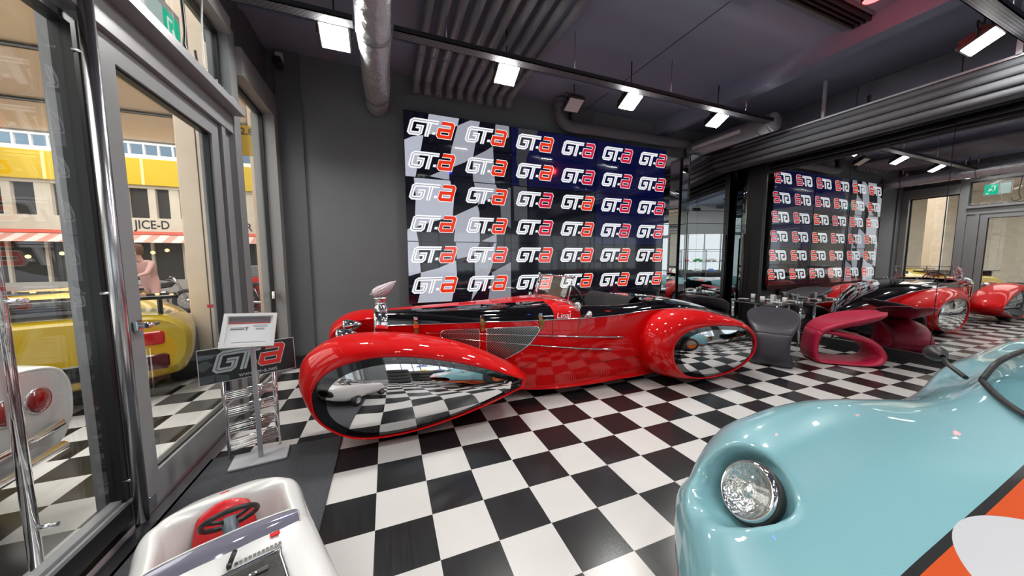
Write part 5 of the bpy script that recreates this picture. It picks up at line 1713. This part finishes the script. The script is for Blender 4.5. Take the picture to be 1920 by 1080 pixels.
def tail_car(name, paint, label, loc, rz, W, kind):
    """sports car seen from behind; local x points forward from the tail, y to the left"""
    car = thing(name, label, 'car', loc, rz)
    if kind == 'wedge':
        S = [(0, [(0, .34), (.70, .34), (.84, .42), (.88, .56), (.86, .72), (.74, .84), (.50, .87), (0, .88)]),
             (.12, [(0, .24), (.74, .24), (.90, .36), (.95, .56), (.93, .74), (.78, .88), (.50, .92), (0, .93)]),
             (.7, [(0, .16), (.78, .16), (.96, .30), (1.0, .56), (.97, .78), (.80, .92), (.50, .97), (0, .99)]),
             (1.5, [(0, .14), (.78, .14), (.96, .28), (.99, .54), (.95, .76), (.76, .92), (.52, 1.06), (0, 1.10)]),
             (2.3, [(0, .14), (.78, .14), (.93, .26), (.95, .50), (.90, .72), (.74, .88), (.50, 1.06), (0, 1.10)]),
             (3.2, [(0, .14), (.78, .14), (.93, .26), (.97, .48), (.93, .66), (.76, .72), (.50, .74), (0, .74)]),
             (4.1, [(0, .16), (.76, .16), (.88, .26), (.90, .42), (.84, .52), (.70, .56), (.45, .56), (0, .56)]),
             (4.4, [(0, .22), (.6, .22), (.72, .28), (.74, .36), (.68, .42), (.55, .44), (.3, .45), (0, .45)])]
    else:
        S = [(0, [(0, .50), (.62, .50), (.76, .54), (.80, .64), (.78, .76), (.70, .84), (.45, .87), (0, .88)]),
             (.08, [(0, .34), (.68, .34), (.84, .46), (.88, .64), (.86, .78), (.76, .87), (.48, .90), (0, .91)]),
             (.8, [(0, .2), (.74, .2), (.88, .32), (.94, .58), (.92, .82), (.76, .93), (.48, .90), (0, .90)]),
             (1.6, [(0, .18), (.74, .18), (.86, .3), (.88, .54), (.84, .76), (.68, .88), (.50, 1.10), (0, 1.16)]),
             (2.3, [(0, .18), (.74, .18), (.84, .3), (.86, .52), (.82, .72), (.68, .86), (.50, 1.08), (0, 1.14)]),
             (3.0, [(0, .18), (.74, .18), (.86, .3), (.90, .54), (.90, .78), (.74, .88), (.45, .84), (0, .84)]),
             (4.0, [(0, .2), (.7, .2), (.82, .3), (.84, .46), (.80, .62), (.66, .68), (.40, .66), (0, .66)]),
             (4.35, [(0, .3), (.5, .3), (.6, .36), (.62, .42), (.58, .48), (.46, .5), (.3, .5), (0, .5)])]
    b = MB()
    for s in (-1, 1):
        g = crgrid([[(x, s * a * W, z) for a, z in p] for x, p in S], 6, 5)
        b.grid(g, 0)
    n = 8
    # close the tail
    ring = [(0, a * W, z) for a, z in cr(S[0][1], 5)] + [(0, -a * W, z) for a, z in cr(S[0][1], 5)[::-1]]
    b.poly(ring, 0)
    b.build('body', paint, car, world=False, weld=True, fixn=True)
    for x in (.75, 3.3):
        for s in (-1, 1):
            wv = MB().lathe([(.18, -.13), (.30, -.13), (.33, -.08), (.33, .08), (.30, .13), (.18, .13)], (x, s * .88 * W, .33), 'y', 28).build('tyre', 'rubber', car, world=False)
            MB().lathe([(.19, .125), (.16, .09), (.05, .10), (0, .11)], (x, s * .88 * W, .33), Vector((0, s, 0)), 20).build('rim', 'steel', wv, world=False)
    gm = 'glossblack'
    if kind == 'wedge':
        MB().rbox(.05, .42, -.86 * W, .86 * W, 1.06, 1.10, .02).build('rear_wing', gm, car, world=False)
        for s in (-1, 1):
            MB().rbox(.12, .40, s * .72 * W - .02, s * .72 * W + .02, .88, 1.065, .01).build('wing_stay', gm, car, world=False)
            MB().rbox(-.012, .03, s * .56 * W - .17, s * .56 * W + .17, .60, .74, .03, axis='x').build('tail_light', mat('tail_red', (.35, .01, .01), .1, coat=1), car, world=False)
        b = MB()
        for k in range(6):
            b.box(.25 + k * .14, .34 + k * .14, -.5 * W, .5 * W, .955 + k * .012, .985 + k * .012)
        b.build('engine_louvres', gm, car, world=False)
        MB().rbox(-.012, .05, -.75 * W, .75 * W, .34, .50, .03, axis='x').build('rear_grille', gm, car, world=False)
        MB().box(1.45, 2.1, -.6 * W, .6 * W, 1.08, 1.105).build('rear_window', gm, car, world=False)
    else:
        for y in (-.64, -.48, .48, .64):
            tl = MB().lathe([(0, .02), (.04, .018), (.058, .008), (.062, 0)], (-.0, y * W, .70), Vector((-1, 0, 0)), 28).build('tail_light', mat('lens_red', (.32, .008, .008), .1, coat=1), car, world=False)
            MB().lathe([(.060, .0), (.067, .010), (.072, 0)], (-.0, y * W, .70), Vector((-1, 0, 0)), 28).build('bezel', 'chrome', tl, world=False)
        MB().tube([(-.02, -.72 * W, .53), (-.06, -.4 * W, .53), (-.06, .4 * W, .53), (-.02, .72 * W, .53)], .022, 10).tube([(-.03, -.7 * W, .40), (-.05, 0, .40), (-.03, .7 * W, .40)], .03, 10).build('rear_bumper', 'chrome', car, world=False)
        MB().box(1.2, 2.4, -.5 * W, .5 * W, 1.10, 1.155).build('roof_panel', gm, car, world=False)
    return car


yel = mat('yellow_lacquer', (.50, .34, .003), .35, coat=1)
tail_car('sports_car', yel, 'yellow wedge-shaped sports car with black rear wing behind the glass door', (-2.72, 1.66, 0), math.atan2(.89, -.45), 1.0, 'wedge')
tail_car('sports_car', mat('white_lacquer', (.78, .78, .78), .3, coat=1), 'white sports car with round red tail lamps behind the glass at far left', (-1.70, -.50, 0), PI, 1.0, 'round')


def person(x, y, rz):
    t = thing('person', 'person in a pale pink shirt leaning forward beyond the yellow car', 'person', (x, y, 0), rz)
    V = [(0, 0, .92), (.02, 0, 1.10), (.10, 0, 1.32), (.17, 0, 1.44), (.22, 0, 1.52), (.27, 0, 1.64), (.25, 0, 1.70),
         (.13, .19, 1.40), (.30, .24, 1.18), (.50, .16, 1.10), (.58, .14, 1.09),
         (.13, -.19, 1.40), (.30, -.24, 1.18), (.50, -.16, 1.10), (.58, -.14, 1.09),
         (0, .10, .86), (.03, .12, .48), (-.04, .12, .08), (.10, .14, .04),
         (0, -.10, .86), (.0, -.12, .48), (-.06, -.12, .08), (.08, -.14, .04)]
    E = [(0, 1), (1, 2), (2, 3), (3, 4), (4, 5), (5, 6), (2, 7), (7, 8), (8, 9), (9, 10), (2, 11), (11, 12), (12, 13), (13, 14), (0, 15), (15, 16), (16, 17), (17, 18), (0, 19), (19, 20), (20, 21), (21, 22)]
    Rr = [.15, .13, .15, .07, .05, .095, .08, .065, .045, .03, .035, .065, .045, .03, .035, .09, .06, .045, .035, .09, .06, .045, .035]
    me = bpy.data.meshes.new('body')
    me.from_pydata(V, E, [])
    o = bpy.data.objects.new('body', me); COL.objects.link(o); o.parent = t
    me.materials.append(noisy(mat('clothes', (.50, .30, .29), .8), 4, .1))
    sk = o.modifiers.new('skin', 'SKIN')
    for k, r in enumerate(Rr):
        me.skin_vertices[0].data[k].radius = (r, r)
    me.skin_vertices[0].data[0].use_root = True
    s2 = o.modifiers.new('sub', 'SUBSURF'); s2.levels = 2; s2.render_levels = 2
    h = MB().lathe([(0, -.12), (.07, -.10), (.095, -.02), (.10, .05), (.08, .11), (0, .13)], (.26, 0, 1.68), 'z', 18)
    h.build('head', noisy(mat('skin_tone', (.52, .32, .23), .6), 5, .05), t, world=False)
    MB().lathe([(.085, -.10), (.112, -.02), (.115, .06), (.085, .13), (0, .15)], (.24, 0, 1.69), 'z', 18).build('hair', noisy(mat('brown_hair', (.09, .035, .015), .7), 30, .4), t, world=False)


person(-5.0, 7.6, -1.9)


# ------------------------------------------------------------------ back of the showroom, seen in the mirrors and polished covers
def rear_things():
    for x, y, n, lab in ((.35, -3.9, 4, 'tall stack of black tyres behind the toy car, seen in the polished wheel cover'), (1.1, -4.6, 3, 'low stack of black tyres behind the showroom floor, seen in reflections')):
        t = thing('tyre_stack', lab, 'tyres', (x, y, 0), 0, 'tyre stacks')
        for k in range(n):
            MB().lathe([(.18, .0), (.30, .0), (.33, .04), (.33, .18), (.30, .22), (.18, .22), (.18, .0)], (x, y, .22 * k), 'z', 32).build('tyre', 'rubber', t)
    t = thing('display_shelf', 'steel display shelf with model cars along the rear window, seen in the mirrors', 'shelf', (3.2, -7.2, 0))
    for z in (.3, .8, 1.3, 1.8):
        MB().box(1.2, 5.4, -7.35, -7.0, z, z + .02).build('shelf_board', 'steel', t)
    for x in (1.2, 2.6, 4.0, 5.38):
        MB().box(x, x + .03, -7.35, -7.0, 0, 1.9).build('upright', 'steel', t)
    cols = [(.6, .02, .02), (.7, .5, .02), (.1, .2, .5), (.75, .75, .75), (.05, .3, .12)]
    ms = [mat('model_paint', c, .3, coat=1) for c in cols]
    k = 0
    for z in (.32, .82, 1.32):
        for j in range(6):
            x = 1.4 + j * .66
            b = MB().rbox(x, x + .42, -7.28, -7.08, z + .03, z + .10, .04).rbox(x + .12, x + .32, -7.26, -7.10, z + .10, z + .15, .03)
            o = b.lathe([(0, -.1), (.035, -.1), (.035, .1), (0, .1)], (x + .09, -7.18, z + .036), 'y', 14).lathe([(0, -.1), (.035, -.1), (.035, .1), (0, .1)], (x + .34, -7.18, z + .036), 'y', 14).build('model_car', ms[k % 5])
            tag(o, 'small %s model car on the rear display shelf' % ['red', 'yellow', 'blue', 'white', 'green'][k % 5], 'model car', 'model cars on the rear shelf')
            k += 1


rear_things()
